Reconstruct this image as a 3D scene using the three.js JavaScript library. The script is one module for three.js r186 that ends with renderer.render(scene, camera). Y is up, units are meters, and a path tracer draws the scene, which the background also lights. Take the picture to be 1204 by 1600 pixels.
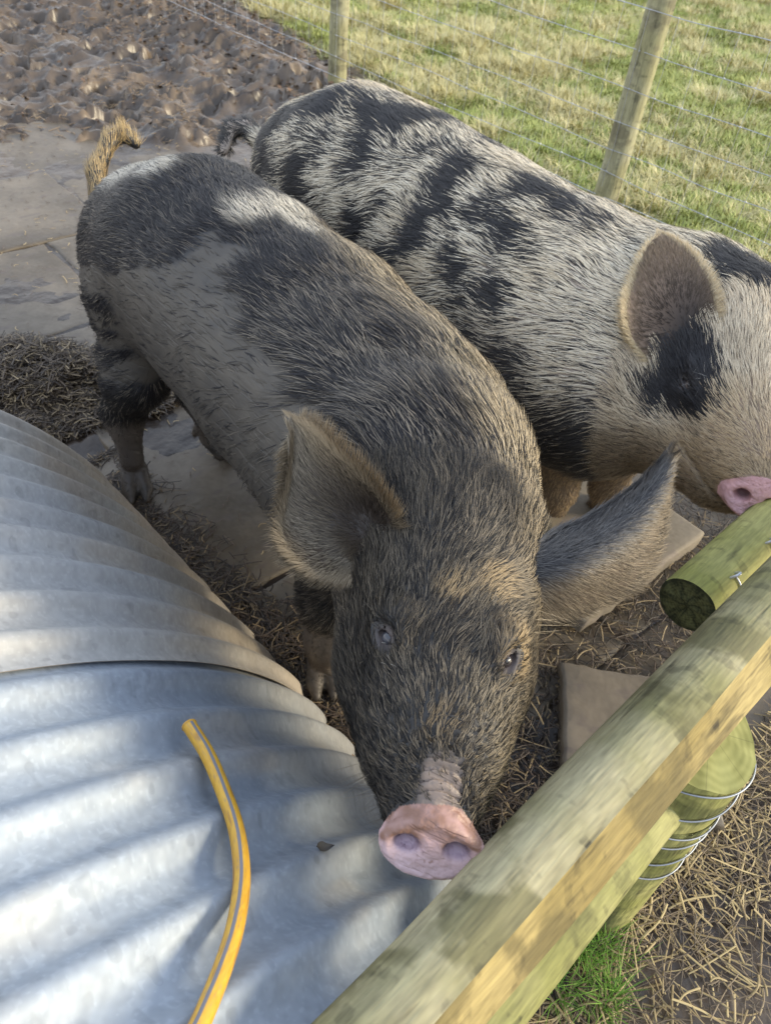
import * as THREE from 'three';
import { mergeGeometries } from 'three/addons/utils/BufferGeometryUtils.js';

// ---------------------------------------------------------------- camera, sky, sun, exposure
const scene = new THREE.Scene();
const camera = new THREE.PerspectiveCamera(66.98, 770 / 1024, 0.05, 400);
camera.position.set(0, 1.62, 0);
camera.rotation.set(-0.7606, 0, 0.1160, 'YXZ');
camera.focus = 1.25; camera.userData.fStop = 8;
const SUN_AZ = 90 * Math.PI / 180, SUN_EL = 20 * Math.PI / 180;      // azimuth from straight ahead towards the right
const sunDir = new THREE.Vector3(Math.sin(SUN_AZ) * Math.cos(SUN_EL), Math.sin(SUN_EL), -Math.cos(SUN_AZ) * Math.cos(SUN_EL));
{ // a pale winter sky, a little brighter low down and towards the sun
  const W = 256, H = 128, d = new Float32Array(W * H * 4);
  for (let j = 0; j < H; j++) for (let i = 0; i < W; i++) {
    const el = ((j + 0.5) / H - 0.5) * Math.PI, a = ((i + 0.5) / W - 0.5) * 2 * Math.PI, x = Math.cos(el) * Math.cos(a), y = Math.sin(el), z = Math.cos(el) * Math.sin(a);
    const c = x * sunDir.x + y * sunDir.y + z * sunDir.z, h = Math.pow(1 - Math.max(0, y), 2.2), g = Math.pow(Math.max(0, c), 6);
    const top = [0.47, 0.565, 0.73], low = [0.95, 0.95, 0.93];
    for (let k = 0; k < 3; k++) d[(j * W + i) * 4 + k] = (top[k] + (low[k] - top[k]) * h) * (1 + 0.5 * g) + [0.16, 0.12, 0.07][k] * g; d[(j * W + i) * 4 + 3] = 1;
  }
  const t = new THREE.DataTexture(d, W, H, THREE.RGBAFormat, THREE.FloatType); t.magFilter = THREE.LinearFilter; t.mapping = THREE.EquirectangularReflectionMapping; t.needsUpdate = true; scene.background = t; scene.environment = t;
}
const sun = new THREE.DirectionalLight(new THREE.Color(1.0, 0.86, 0.60), 2.3);
sun.name = 'sun'; sun.position.copy(sunDir).multiplyScalar(20); sun.castShadow = true; sun.shadow.radius = 30;
sun.shadow.mapSize.set(4096, 4096);
Object.assign(sun.shadow.camera, { left: -8, right: 8, top: 8, bottom: -8, near: 1, far: 60 });
scene.add(sun, sun.target);
const EXPOSURE = 2.05;

// ---------------------------------------------------------------- helpers
const V = (x, y, z) => new THREE.Vector3(x, y, z);
function rng(seed) { let a = seed >>> 0; return () => { a = (a + 0x6D2B79F5) >>> 0; let t = a; t = Math.imul(t ^ (t >>> 15), t | 1); t ^= t + Math.imul(t ^ (t >>> 7), t | 61); return ((t ^ (t >>> 14)) >>> 0) / 4294967296; }; }
const clamp = (x, a = 0, b = 1) => x < a ? a : x > b ? b : x;
const sst = (a, b, x) => { x = clamp((x - a) / (b - a)); return x * x * (3 - 2 * x); };
const lerp = (a, b, t) => a + (b - a) * t;
const mix3 = (a, b, t) => [a[0] + (b[0] - a[0]) * t, a[1] + (b[1] - a[1]) * t, a[2] + (b[2] - a[2]) * t];
function h3(x, y, z) { let h = Math.imul(x, 374761393) ^ Math.imul(y, 668265263) ^ Math.imul(z, 1440662683); h = Math.imul(h ^ (h >>> 13), 1274126177); h ^= h >>> 16; return (h >>> 0) / 4294967296; }
function noise(x, y, z) {                                            // value noise, -1..1
  const xi = Math.floor(x), yi = Math.floor(y), zi = Math.floor(z); let u = x - xi, v = y - yi, w = z - zi;
  u = u * u * (3 - 2 * u); v = v * v * (3 - 2 * v); w = w * w * (3 - 2 * w);
  const L = (a, b, t) => a + (b - a) * t;
  return 2 * L(L(L(h3(xi, yi, zi), h3(xi + 1, yi, zi), u), L(h3(xi, yi + 1, zi), h3(xi + 1, yi + 1, zi), u), v),
    L(L(h3(xi, yi, zi + 1), h3(xi + 1, yi, zi + 1), u), L(h3(xi, yi + 1, zi + 1), h3(xi + 1, yi + 1, zi + 1), u), v), w) - 1;
}
const fbm = (x, y, z, o = 3) => { let s = 0, a = 0.5; for (let i = 0; i < o; i++) { s += a * noise(x, y, z); x = x * 2.03 + 7.1; y = y * 2.03 + 3.7; z = z * 2.03 + 1.3; a *= 0.5; } return s; };
const used = {};
function numbered(n) { if (!(n in used)) { used[n] = 0; return n; } used[n]++; return `${n}_${String(used[n]).padStart(3, '0')}`; }
function thing(name, label, category, group) { const o = new THREE.Group(); o.name = numbered(name); o.userData = { label, category }; if (group) o.userData.group = group; scene.add(o); return o; }
function mesh(name, geo, mat, parent, data) {
  const m = new THREE.Mesh(geo, mat); m.name = parent ? name : numbered(name); m.castShadow = m.receiveShadow = true;
  if (data) m.userData = data; (parent || scene).add(m); return m;
}
function tex(w, h, f, srgb = false, wrap = true) {                   // f(u, v) -> [r, g, b] linear or one number; stored as float-free bytes
  const d = new Uint8Array(w * h * 4);
  for (let j = 0; j < h; j++) for (let i = 0; i < w; i++) {
    let c = f(i / w, j / h); if (typeof c === 'number') c = [c, c, c];
    for (let k = 0; k < 3; k++) { let x = clamp(c[k]); if (srgb) x = x <= 0.0031308 ? x * 12.92 : 1.055 * Math.pow(x, 1 / 2.4) - 0.055; d[(j * w + i) * 4 + k] = Math.round(x * 255); }
    d[(j * w + i) * 4 + 3] = 255;
  }
  const t = new THREE.DataTexture(d, w, h, THREE.RGBAFormat); t.magFilter = THREE.LinearFilter; t.minFilter = THREE.LinearMipmapLinearFilter; t.generateMipmaps = true;
  if (wrap) t.wrapS = t.wrapT = THREE.RepeatWrapping; if (srgb) t.colorSpace = THREE.SRGBColorSpace; t.needsUpdate = true; return t;
}
// periodic noise on a torus for tiling textures: px, py = number of cells
function pn(u, v, px, py, s = 0) {
  const x = u * px, y = v * py; const xi = Math.floor(x), yi = Math.floor(y); let a = x - xi, b = y - yi; a = a * a * (3 - 2 * a); b = b * b * (3 - 2 * b);
  const g = (i, j) => h3(((i % px) + px) % px, ((j % py) + py) % py, s); 
  return 2 * lerp(lerp(g(xi, yi), g(xi + 1, yi), a), lerp(g(xi, yi + 1), g(xi + 1, yi + 1), a), b) - 1;
}
const pfbm = (u, v, px, py, o, s = 0) => { let r = 0, a = 0.5; for (let i = 0; i < o; i++) { r += a * pn(u, v, px << i, py << i, s + i * 17); a *= 0.5; } return r; };
function geom(pos, idx, o = {}) {
  const g = new THREE.BufferGeometry(); g.setAttribute('position', new THREE.BufferAttribute(pos instanceof Float32Array ? pos : new Float32Array(pos), 3));
  if (idx) g.setIndex(new THREE.BufferAttribute(idx instanceof Uint32Array ? idx : new Uint32Array(idx), 1));
  if (o.col) g.setAttribute('color', new THREE.BufferAttribute(o.col instanceof Float32Array ? o.col : new Float32Array(o.col), 3));
  if (o.uv) g.setAttribute('uv', new THREE.BufferAttribute(o.uv instanceof Float32Array ? o.uv : new Float32Array(o.uv), 2));
  if (o.nor) g.setAttribute('normal', new THREE.BufferAttribute(o.nor instanceof Float32Array ? o.nor : new Float32Array(o.nor), 3)); else g.computeVertexNormals();
  return g;
}
function gridGeo(nu, nv, f, o = {}) {                                // f(i, j, u, v) -> { p, uv, c }
  const pos = [], uv = [], col = [], idx = [];
  for (let j = 0; j <= nv; j++) for (let i = 0; i <= nu; i++) { const r = f(i / nu, j / nv); pos.push(...r.p); uv.push(...(r.uv || [i / nu, j / nv])); if (r.c) col.push(...r.c); }
  for (let j = 0; j < nv; j++) for (let i = 0; i < nu; i++) { const a = j * (nu + 1) + i, b = a + 1, c = a + nu + 1, d = c + 1; if (o.flip) idx.push(a, c, b, b, c, d); else idx.push(a, b, c, b, d, c); }
  return geom(pos, idx, { uv, col: col.length ? col : null });
}
function tube(pts, r, seg = 40, rad = 8, closed = false) { return new THREE.TubeGeometry(new THREE.CatmullRomCurve3(pts.map((p) => p.isVector3 ? p : V(...p)), closed, 'catmullrom', 0.5), seg, r, rad, closed); }

// ---------------------------------------------------------------- frames of the place
const TH = 0.8206, ARC = { c: -0.681, yc: -0.562, R: 1.448, t0: -0.732, p: 0.099 };
const arcP = (l, y, t) => [Math.cos(TH) * (ARC.c + l) + Math.sin(TH) * t, y, -Math.sin(TH) * (ARC.c + l) + Math.cos(TH) * t];
const arcL = (x, z) => x * Math.cos(TH) - z * Math.sin(TH) - ARC.c, arcT = (x, z) => x * Math.sin(TH) + z * Math.cos(TH);
const RU = [0.6702, 0, -0.7422], RN = [0.7422, 0, 0.6702];          // along and across the near rail
const railP = (u, n, y) => [RU[0] * u + RN[0] * n, y, RU[2] * u + RN[2] * n];
const fenceW = (x, z) => (-(x + 0.674) + (z + 5.9)) * 0.7071;         // metres from the far fence towards the pigs
const fenceS = (x, z) => ((x + 0.674) + (z + 5.9)) * 0.7071;

// ---------------------------------------------------------------- ground
const inPave = (x, z) => {                                           // 1 on the old paving, 0 on mud
  const far = -4.25 - 0.36 * (x + 2.2) + 0.10 * fbm(x * 3, z * 3, 0.3);
  const left = x + 3.4; const near = arcL(x, z) - 1.40;
  const strawEdge = (x * 0.55 - z * 0.83) - 1.26 - 0.10 * fbm(x * 4, z * 4, 2.2);     // bank of straw beside the shelter
  const right = 3.3 - (x - z) + 0.12 * fbm(x * 3, z * 3, 5.5);
  return Math.min(sst(-0.06, 0.06, z - far), sst(-0.1, 0.1, left), sst(0.0, 0.12, near), sst(-0.05, 0.05, Math.max(strawEdge, x + 0.95)), sst(-0.05, 0.1, fenceW(x, z) - 1.0));
};
const grassMask = (x, z) => {
  const w0 = (z < -4.5 ? (z + 4.5) * 0.2 : 0) + 0.12 * fbm(x * 2.5, z * 2.5, 9.1) - 0.02;
  return sst(0.10, -0.14, fenceW(x, z) - w0);
};
function groundH(x, z) {
  const g = grassMask(x, z), pv = inPave(x, z);
  let h = 0.03 * fbm(x * 1.3, z * 1.3, 4.0);
  const lump = Math.abs(fbm(x * 5.5, z * 5.5, 1.1, 4)), pock = sst(0.05, 0.38, fbm(x * 4.2 + 5, z * 4.2, 6.6, 3));
  const farMud = sst(-3.4, -4.4, z + 0.3 * x), nearCam = sst(-2.2, -1.2, z);
  if (g < 0.99 && pv < 0.99 && x > -6 && x < 4 && z > -11) {          // trodden by hooves: overlapping prints with squeezed-up rims
    let pr = 0; const cs = 0.15, ci = Math.floor(x / cs), cj = Math.floor(z / cs);
    for (let a = -1; a <= 1; a++) for (let b = -1; b <= 1; b++) { const gx = ci + a, gz = cj + b; if (h3(gx, gz, 5) < 0.25) continue; const an = h3(gx, gz, 8) * 3.14, dx = x - (gx + h3(gx, gz, 6)) * cs, dz = z - (gz + h3(gx, gz, 7)) * cs, u = (dx * Math.cos(an) + dz * Math.sin(an)) / 1.35, v = -dx * Math.sin(an) + dz * Math.cos(an), d = Math.hypot(u, v) + 0.018 * noise(x * 30, z * 30, gx), r = 0.036 + 0.03 * h3(gx, gz, 9); pr += -0.05 * sst(r * 1.1, r * 0.35, d) + 0.018 * sst(r * 2.0, r * 1.15, d) * sst(r * 0.8, r * 1.1, d); }
    h += (1 - g) * (1 - pv) * (pr * (0.35 + 0.75 * farMud) + 0.10 * fbm(x * 3.4, z * 3.4, 5.1, 3) * farMud + 0.028 * fbm(x * 12, z * 12, 3.3, 3) * (0.6 + farMud) + 0.008 * fbm(x * 34, z * 34, 1.3, 2));
  }
  h += g * (0.03 + 0.05 * fbm(x * 1.9, z * 1.9, 8.8, 3));
  h += 0.05 * sst(0.25, 0.02, Math.abs(fenceW(x, z) - 0.12)) * (1 + fbm(x * 9, z * 9, 2));
  const bank = sst(0.28, 0.05, Math.hypot((x + 1.25) * 0.55, (z + 2.18) * 1.2)); h += 0.07 * bank * (1 + 0.6 * fbm(x * 12, z * 12, 7));
  h *= lerp(1, 0.45, nearCam);
  return lerp(h - 0.02, -0.0085 + 0.008 * fbm(x * 12, z * 12, 1.5, 3) + 0.014 * fbm(x * 2.6, z * 2.6, 8, 3), pv);
}
{
  const line = (lo, hi, step, far) => { const a = []; for (let x = lo; x <= hi + 1e-9; x += step) a.push(x); let s = step; let x = hi; while (x < far) { s *= 1.35; x += s; a.push(x); } s = step; x = lo; while (x > -far) { s *= 1.35; x -= s; a.unshift(x); } return a; };
  const xs = line(-4.4, 3.2, 0.021, 90), zs = line(-9.4, 0.3, 0.021, 90), nx = xs.length, nz = zs.length;
  const pos = new Float32Array(nx * nz * 3), col = new Float32Array(nx * nz * 3), uv = new Float32Array(nx * nz * 2), idx = new Uint32Array((nx - 1) * (nz - 1) * 6);
  let k = 0;
  for (let j = 0; j < nz; j++) for (let i = 0; i < nx; i++) {
    const x = xs[i], z = zs[j], a = j * nx + i, g = grassMask(x, z); pos[a * 3] = x; pos[a * 3 + 1] = groundH(x, z); pos[a * 3 + 2] = z; uv[a * 2] = x / 0.8; uv[a * 2 + 1] = z / 0.8;
    const f = fbm(x * 3.1, z * 3.1, 0.5, 4), f2 = fbm(x * 11, z * 11, 4.5, 3);
    let c = mix3([0.044, 0.031, 0.021], [0.142, 0.106, 0.074], clamp(0.5 + 1.1 * f + 0.6 * f2));
    c = mix3(c, [0.22, 0.15, 0.08], 0.55 * sst(0.1, 0.4, f2) * sst(-0.1, 0.3, fbm(x * 1.1, z * 1.1, 3)));
    const farMud = sst(-3.4, -4.4, z + 0.3 * x); c = mix3(mix3(c, [0.030, 0.020, 0.014], 0.78), c, Math.max(farMud, sst(-0.4, 0.0, z + 0.65 - 0.4 * x)));
    c = mix3(c, mix3([0.19, 0.20, 0.06], [0.34, 0.28, 0.13], clamp(0.5 + 1.2 * fbm(x * 2, z * 2, 6, 4))), g);
    col.set(c, a * 3);
    if (i < nx - 1 && j < nz - 1) { idx.set([a, a + nx, a + 1, a + 1, a + nx, a + nx + 1], k); k += 6; }
  }
  const bump = tex(512, 512, (u, v) => 0.5 + 0.55 * pfbm(u, v, 9, 9, 5, 3));
  mesh('ground', geom(pos, idx, { col, uv }), new THREE.MeshStandardMaterial({ vertexColors: true, roughness: 0.36, bumpMap: bump, bumpScale: 0.014 }), null, { kind: 'structure' });
  // puddles lie in the trodden mud
  const wat = new THREE.MeshPhysicalMaterial({ color: new THREE.Color(0.16, 0.135, 0.11), roughness: 0.08, specularIntensity: 1, transmission: 0 });
  const R = rng(77);
  const pg = [];
  for (const [x, z, r] of [[-2.5, -5.0, 0.22], [-1.55, -4.75, 0.2], [-2.35, -4.85, 0.16], [-1.3, -5.7, 0.18], [-2.9, -6.2, 0.25], [-0.9, -4.6, 0.12]]) {
    const pts = []; for (let i = 0; i < 30; i++) { const a = i / 30 * 6.2832; pts.push(new THREE.Vector2(r * (1.3 + 0.6 * noise(Math.cos(a) * 1.7 + x * 9, Math.sin(a) * 1.7, z)) * Math.cos(a), r * (0.8 + 0.5 * noise(Math.cos(a) * 1.7, Math.sin(a) * 1.7 + z * 7, x)) * Math.sin(a))); }
    const s = new THREE.ShapeGeometry(new THREE.Shape(pts)); s.rotateX(-Math.PI / 2);
    let lo = 9; for (let q = 0; q < 40; q++) lo = Math.min(lo, groundH(x + (R() - 0.5) * 2 * r, z + (R() - 0.5) * 2 * r)); s.translate(x, lo + 0.022, z); pg.push(s);
  }
  const pd = mesh('puddle_water', mergeGeometries(pg), wat); pd.userData = { kind: 'stuff', label: 'shallow muddy puddle water in the trampled ground', category: 'water' };
}

// ---------------------------------------------------------------- paving slabs
const slabTex = tex(512, 512, (u, v) => { const f = 0.5 + pfbm(u, v, 4, 4, 6, 5), g = pn(u, v, 90, 90, 2), st = sst(0.25, 0.5, pfbm(u, v, 14, 30, 3, 8)); return mix3(mix3([0.106, 0.084, 0.058], [0.222, 0.180, 0.130], clamp(f + 0.12 * g)), [0.13, 0.10, 0.085], 0.5 * st); }, true);
const slabBump = tex(512, 512, (u, v) => 0.5 + 0.6 * pfbm(u, v, 7, 7, 6, 5));
const slabMat = new THREE.MeshStandardMaterial({ map: slabTex, color: new THREE.Color(0.85, 0.85, 0.85), roughness: 0.55, bumpMap: slabBump, bumpScale: 0.007 });
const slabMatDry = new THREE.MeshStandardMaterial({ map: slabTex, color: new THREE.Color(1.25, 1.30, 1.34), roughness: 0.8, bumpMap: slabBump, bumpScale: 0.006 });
function slabGeo(w, d, t, seed, chip = 0.012) {                       // a worn slab: soft uneven edges, chipped corners
  const R = rng(seed), n = 18, ou = R() * 3, ov = R() * 3, prof = [[0, -t], [0, -0.010], [0.004, -0.003], [0.012, 0], [0.03, 0.0006]];
  const per = []; const per2 = (s) => { s = ((s % 4) + 4) % 4; return s < 1 ? [s - 0.5, -0.5] : s < 2 ? [0.5, s - 1.5] : s < 3 ? [2.5 - s, 0.5] : [-0.5, 3.5 - s]; };
  const N = n * 4, pos = [], uv = [], idx = [];
  for (let r = 0; r < prof.length; r++) for (let i = 0; i < N; i++) {
    const [a, b] = per2(i / n); const e = prof[r][0] + chip * Math.abs(noise(i * 0.45, seed * 3.1, 1)) * (r < 4 ? 1 : 1.1) + chip * 0.8 * Math.max(0, noise(i * 0.13, seed, 7));
    const x = a * (w - 2 * e) , z = b * (d - 2 * e); pos.push(x, prof[r][1] + (r > 2 ? 0.0015 * noise(x * 20, z * 20, seed) : 0), z); uv.push((x + (r < 2 ? prof[r][1] : 0)) / 0.9 + ou, (z + (r < 2 ? prof[r][1] : 0)) / 0.9 + ov);
  }
  for (let r = 0; r < prof.length - 1; r++) for (let i = 0; i < N; i++) { const a = r * N + i, b = r * N + (i + 1) % N; idx.push(a, a + N, b, b, a + N, b + N); }
  const c = pos.length / 3; pos.push(0, 0.001, 0); uv.push(ou, ov); const base = (prof.length - 1) * N; for (let i = 0; i < N; i++) idx.push(base + i, c, base + (i + 1) % N);
  return geom(pos, idx, { uv });
}
{
  const pave = new THREE.Group(); pave.name = 'paving'; pave.userData = { kind: 'structure' }; scene.add(pave);
  const s45 = Math.SQRT1_2, cell = 0.74; const R = rng(5);
  const geos = [0, 1, 2, 3, 4, 5].map((k) => slabGeo(cell + 0.006, cell + 0.006, 0.05, 40 + k));
  let n = 0;
  for (let i = -9; i <= 3; i++) for (let j = -9; j <= 9; j++) {
    const a = i * cell - 0.14, b = j * cell + (i & 1 ? cell / 2 : 0.05), x = (a + b) * s45 , z = (a - b) * s45 - 2.0;     // courses run towards the shelter
    if (inPave(x, z) < 0.35 || fenceW(x, z) < 1.3 || x < -4.2) continue;
    const m = mesh('slab', geos[(i * 7 + j * 3 + 99) % 6], slabMat, pave); m.position.set(x, -0.004 + 0.006 * (R() - 0.5), z); m.rotation.set((R() - 0.5) * 0.012, Math.PI / 4 + (R() - 0.5) * 0.014 + Math.PI / 2 * Math.floor(R() * 4), (R() - 0.5) * 0.012); n++;
  }
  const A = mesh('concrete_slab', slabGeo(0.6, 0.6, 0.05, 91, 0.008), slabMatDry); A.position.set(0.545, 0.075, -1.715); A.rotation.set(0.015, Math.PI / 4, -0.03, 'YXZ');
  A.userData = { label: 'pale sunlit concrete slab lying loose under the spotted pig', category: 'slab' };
  const B = mesh('concrete_slab', slabGeo(0.36, 0.37, 0.05, 92, 0.007), slabMat); B.position.set(0.645, 0.045, -0.995); B.rotation.set(0.03, -0.06, 0.0, 'YXZ');
  B.userData = { label: 'dark broken concrete slab sunk in mud behind the near rail', category: 'slab' };
}

// ---------------------------------------------------------------- corrugated arc shelter
{
  const ark = thing('pig_shelter', 'low curved pig shelter of corrugated galvanised sheets beside the muddy pig', 'pig shelter');
  const phiM = Math.asin(1.334 / ARC.R);
  const spangle = (base, warm, seed) => tex(1024, 1024, (u, v) => {
    const a = pfbm(u, v, 3, 3, 5, seed), b = pn(u, v, 90, 90, seed + 3) * 0.5 + pn(u, v, 180, 180, seed + 4) * 0.5, s = sst(0.12, 0.4, pfbm(u, v, 5, 8, 4, seed + 9)), d = sst(0.62, 0.75, pn(u, v, 60, 60, seed + 5));
    let c = mix3(base, warm, clamp(0.45 + 0.9 * a)); c = mix3(c, [0.52, 0.46, 0.36], 0.22 * s); const e = sst(0.35, 0.75, pn(u, v, 220, 220, seed + 6) + 0.5 * pfbm(u, v, 14, 14, 3, seed + 7)); const k = 1 + 0.13 * b - 0.12 * d + 0.10 * e; return [c[0] * k, c[1] * k, c[2] * k];
  }, true);
  const rough = tex(512, 512, (u, v) => 0.60 + 0.10 * pfbm(u, v, 6, 6, 5, 21) + 0.06 * pn(u, v, 128, 128, 3));
  const fineB = tex(512, 512, (u, v) => 0.5 + 0.3 * pn(u, v, 128, 128, 31) + 0.2 * pn(u, v, 64, 64, 32));
  const matN = new THREE.MeshStandardMaterial({ map: spangle([0.225, 0.265, 0.325], [0.305, 0.34, 0.38], 11), metalness: 0.25, roughnessMap: rough, roughness: 1, vertexColors: true, bumpMap: fineB, bumpScale: 0.0006 });
  const matF = new THREE.MeshStandardMaterial({ map: spangle([0.36, 0.365, 0.37], [0.46, 0.44, 0.395], 12), metalness: 0.3, roughnessMap: rough, roughness: 1.05, vertexColors: true, bumpMap: fineB, bumpScale: 0.0006 });
  const sheet = (i0, i1, lift, mat, seed) => {
    const ts = [ARC.t0 + i0 * ARC.p, ARC.t0 + i1 * ARC.p], nt = Math.round((i1 - i0) * 16), np = 150, th = 0.0016;
    const surf = (off) => (u, v) => {
      const ph = lerp(phiM, -phiM, u), t = lerp(ts[0], ts[1], v);
      const dent = 0.0022 * fbm(ph * 5 + seed, t * 6, seed, 3); const edge = lift + off + (seed === 1 ? 0.004 * sst(0.9, 1, v) * (1 + noise(ph * 7, 1, 1)) : 0);
      const wave = Math.cos(2 * Math.PI * (t - ARC.t0) / ARC.p), r = ARC.R + 0.0112 * (wave + 0.36 * (wave * wave - 0.5)) + dent + edge;
      const ragged = (u < 0.03 ? (1 - u / 0.03) : 0) * (0.012 * noise(t * 14, seed, 3) - 0.012);
      return { p: arcP(r * Math.sin(ph), ARC.yc + r * Math.cos(ph) + ragged, t), uv: [ph * ARC.R / 1.1 + seed * 0.3, t / 1.1], c: mix3([1, 1, 1], [0.92, 0.74, 0.56], 0.6 * sst(0.20, 0.02, u + 0.12 * fbm(ph * 9, t * 9, seed, 3))) };
    };
    const out = gridGeo(np, nt, surf(0)), inn = gridGeo(np, nt, surf(-th), { flip: true });
    const strip = (fa, fb, n) => gridGeo(n, 1, (u, v) => ({ p: v < 0.5 ? fa(u) : fb(u), uv: [u, v * 0.01], c: [0.8, 0.7, 0.6] }));
    const s0 = surf(0), s1 = surf(-th);
    const edges = [strip((u) => s0(u, 1).p, (u) => s1(u, 1).p, np), strip((u) => s1(u, 0).p, (u) => s0(u, 0).p, np), strip((u) => s1(0, u).p, (u) => s0(0, u).p, nt), strip((u) => s0(1, u).p, (u) => s1(1, u).p, nt)];
    return mesh('roof_sheet', mergeGeometries([out, inn, ...edges]), mat, ark);
  };
  sheet(-1.45, 5.86, 0, matN, 0).userData.label = 'bluish galvanised corrugated sheet nearer the rail';
  sheet(-10.3, -0.42, 0.0045, matF, 1).userData.label = 'whitish weathered corrugated sheet overlapping the nearer one';
  const board = new THREE.MeshStandardMaterial({ color: new THREE.Color(0.16, 0.11, 0.07), roughness: 0.9 });
  for (const s of [1, -1]) {
    const g = gridGeo(60, 4, (u, v) => { const t = lerp(ARC.t0 - 10.2 * ARC.p, ARC.t0 + 5.5 * ARC.p, u); const q = [[1.275, 0.045], [1.30, 0.045], [1.315, 0.03], [1.315, -0.06], [1.275, -0.06]][Math.round(v * 4)]; return { p: arcP(s * (q[0] + 0.003 * noise(t * 9, v * 3, 2)), q[1], t) }; }, { flip: s < 0 });
    mesh('base_board', g, board, ark);
  }
}

// ---------------------------------------------------------------- hose and leaf on the roof
{
  const hp = [[-0.2511, 0.5687, -0.5894], [-0.2127, 0.5743, -0.5444], [-0.1759, 0.5866, -0.4892], [-0.1448, 0.6029, -0.4319], [-0.1232, 0.6269, -0.3679], [-0.1151, 0.6537, -0.3083], [-0.1158, 0.680, -0.2544], [-0.1221, 0.7070, -0.200], [-0.1285, 0.7247, -0.1637], [-0.135, 0.74, -0.10], [-0.14, 0.70, 0.03], [-0.15, 0.55, 0.11]].map((p, i) => V(p[0], p[1] + (i < 2 ? 0.012 : 0.004), p[2]));
  const curve = new THREE.CatmullRomCurve3(hp, false, 'catmullrom', 0.5), N = 160, M = 96, fr = curve.computeFrenetFrames(N, false);
  const r0 = 0.0108, pos = [], uv = [], col = [], idx = [], R = rng(3);
  const up = V(0, 1, 0);
  for (let i = 0; i <= N; i++) {
    const c = curve.getPointAt(i / N), T = fr.tangents[i]; const side = V().crossVectors(T, up).normalize(), nn = V().crossVectors(side, T).normalize();
    const tw = 0.35 - 1.1 * (i / N);
    for (let j = 0; j <= M; j++) {
      const a = j / M * Math.PI * 2; const ca = Math.cos(a), sa = Math.sin(a); pos.push(c.x + r0 * (side.x * ca + nn.x * sa), c.y + r0 * (side.y * ca + nn.y * sa), c.z + r0 * (side.z * ca + nn.z * sa));
      let da = a - (Math.PI / 2 + tw); da = Math.atan2(Math.sin(da), Math.cos(da));
      const f = noise(i * 0.8, a * 4, 5), rub = sst(0.15, 0.6, fbm(i * 0.16, ca * 2.2, sa * 2.2));
      let k = mix3([0.52, 0.27, 0.025], [0.64, 0.37, 0.04], 0.5 + 0.5 * f); k = mix3(k, [0.27, 0.125, 0.035], 0.8 * rub); k = mix3(k, [0.30, 0.20, 0.10], 0.5 * sst(0.35, 0.8, noise(i * 1.9, a * 9, 2)));
      k = mix3([0.15, 0.15, 0.17], k, sst(0.17, 0.23, Math.abs(da))); col.push(...k); uv.push(i / N, j / M);
    }
  }
  for (let i = 0; i < N; i++) for (let j = 0; j < M; j++) { const a = i * (M + 1) + j, b = a + M + 1; idx.push(a, a + 1, b, b, a + 1, b + 1); }
  const hose = thing('garden_hose', 'yellow hose with a grey stripe curling over the corrugated roof', 'hose');
  mesh('tube', geom(pos, idx, { uv, col }), new THREE.MeshStandardMaterial({ vertexColors: true, roughness: 0.42 }), hose);
  const T0 = fr.tangents[0]; const bore = new THREE.TorusGeometry(0.0095, 0.0024, 8, 24); bore.lookAt(T0); bore.translate(hp[0].x, hp[0].y, hp[0].z);
  mesh('cut_end', bore, new THREE.MeshStandardMaterial({ color: new THREE.Color(0.5, 0.27, 0.04), roughness: 0.6 }), hose);
  const hole = new THREE.CircleGeometry(0.0075, 20); hole.lookAt(T0.clone().negate()); hole.translate(hp[0].x + T0.x * 0.004, hp[0].y + T0.y * 0.004, hp[0].z + T0.z * 0.004);
  mesh('bore', hole, new THREE.MeshStandardMaterial({ color: new THREE.Color(0.02, 0.018, 0.015), roughness: 0.9, side: THREE.DoubleSide }), hose);
  const lf = gridGeo(10, 4, (u, v) => { const w = 0.0075 * Math.sin(Math.PI * Math.pow(u, 0.8)) * (1 + 0.25 * noise(u * 6, v, 1)); return { p: [(u - 0.5) * 0.03, 0.002 + 0.004 * (u - 0.4) ** 2 * 4 + 0.0025 * Math.abs(v - 0.5) * 2, (v - 0.5) * 2 * w] }; });
  const leaf = mesh('dead_leaf', lf, new THREE.MeshStandardMaterial({ color: new THREE.Color(0.06, 0.055, 0.05), roughness: 0.7, side: THREE.DoubleSide }));
  leaf.position.set(-0.034, 0.510, -0.463); leaf.rotation.set(0.1, 0.35, -0.62, 'YXZ'); leaf.userData = { label: 'small dark dead leaf lying on the corrugated roof', category: 'leaf' };
}

// ---------------------------------------------------------------- wood
function woodTex(a, b, dirt, seed, knots) {
  return tex(1024, 512, (u, v) => {
    const grain = pfbm(u, v, 4, 90, 4, seed), blot = pfbm(u, v, 9, 5, 6, seed + 5), fine = pn(u, v, 60, 400, seed + 8), d = sst(0.06, 0.36, pfbm(u, v, 13, 7, 5, seed + 11)), crack = sst(0.34, 0.5, pfbm(u, v, 6, 40, 4, seed + 15)), spk = sst(0.25, 0.5, pfbm(u, v, 40, 24, 4, seed + 21));
    let c = mix3(a, b, clamp(0.5 + 1.25 * blot)); c = mix3(c, dirt, 0.75 * d); const k = 1 + 0.34 * grain + 0.17 * fine - 0.38 * crack - 0.30 * spk; return [c[0] * k, c[1] * k, c[2] * k];
  }, true);
}
const woodBump = tex(1024, 512, (u, v) => 0.5 + 0.3 * pfbm(u, v, 5, 60, 4, 71) + 0.12 * pn(u, v, 40, 300, 72) - 0.35 * sst(0.34, 0.5, pfbm(u, v, 6, 40, 4, 116)));
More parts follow.
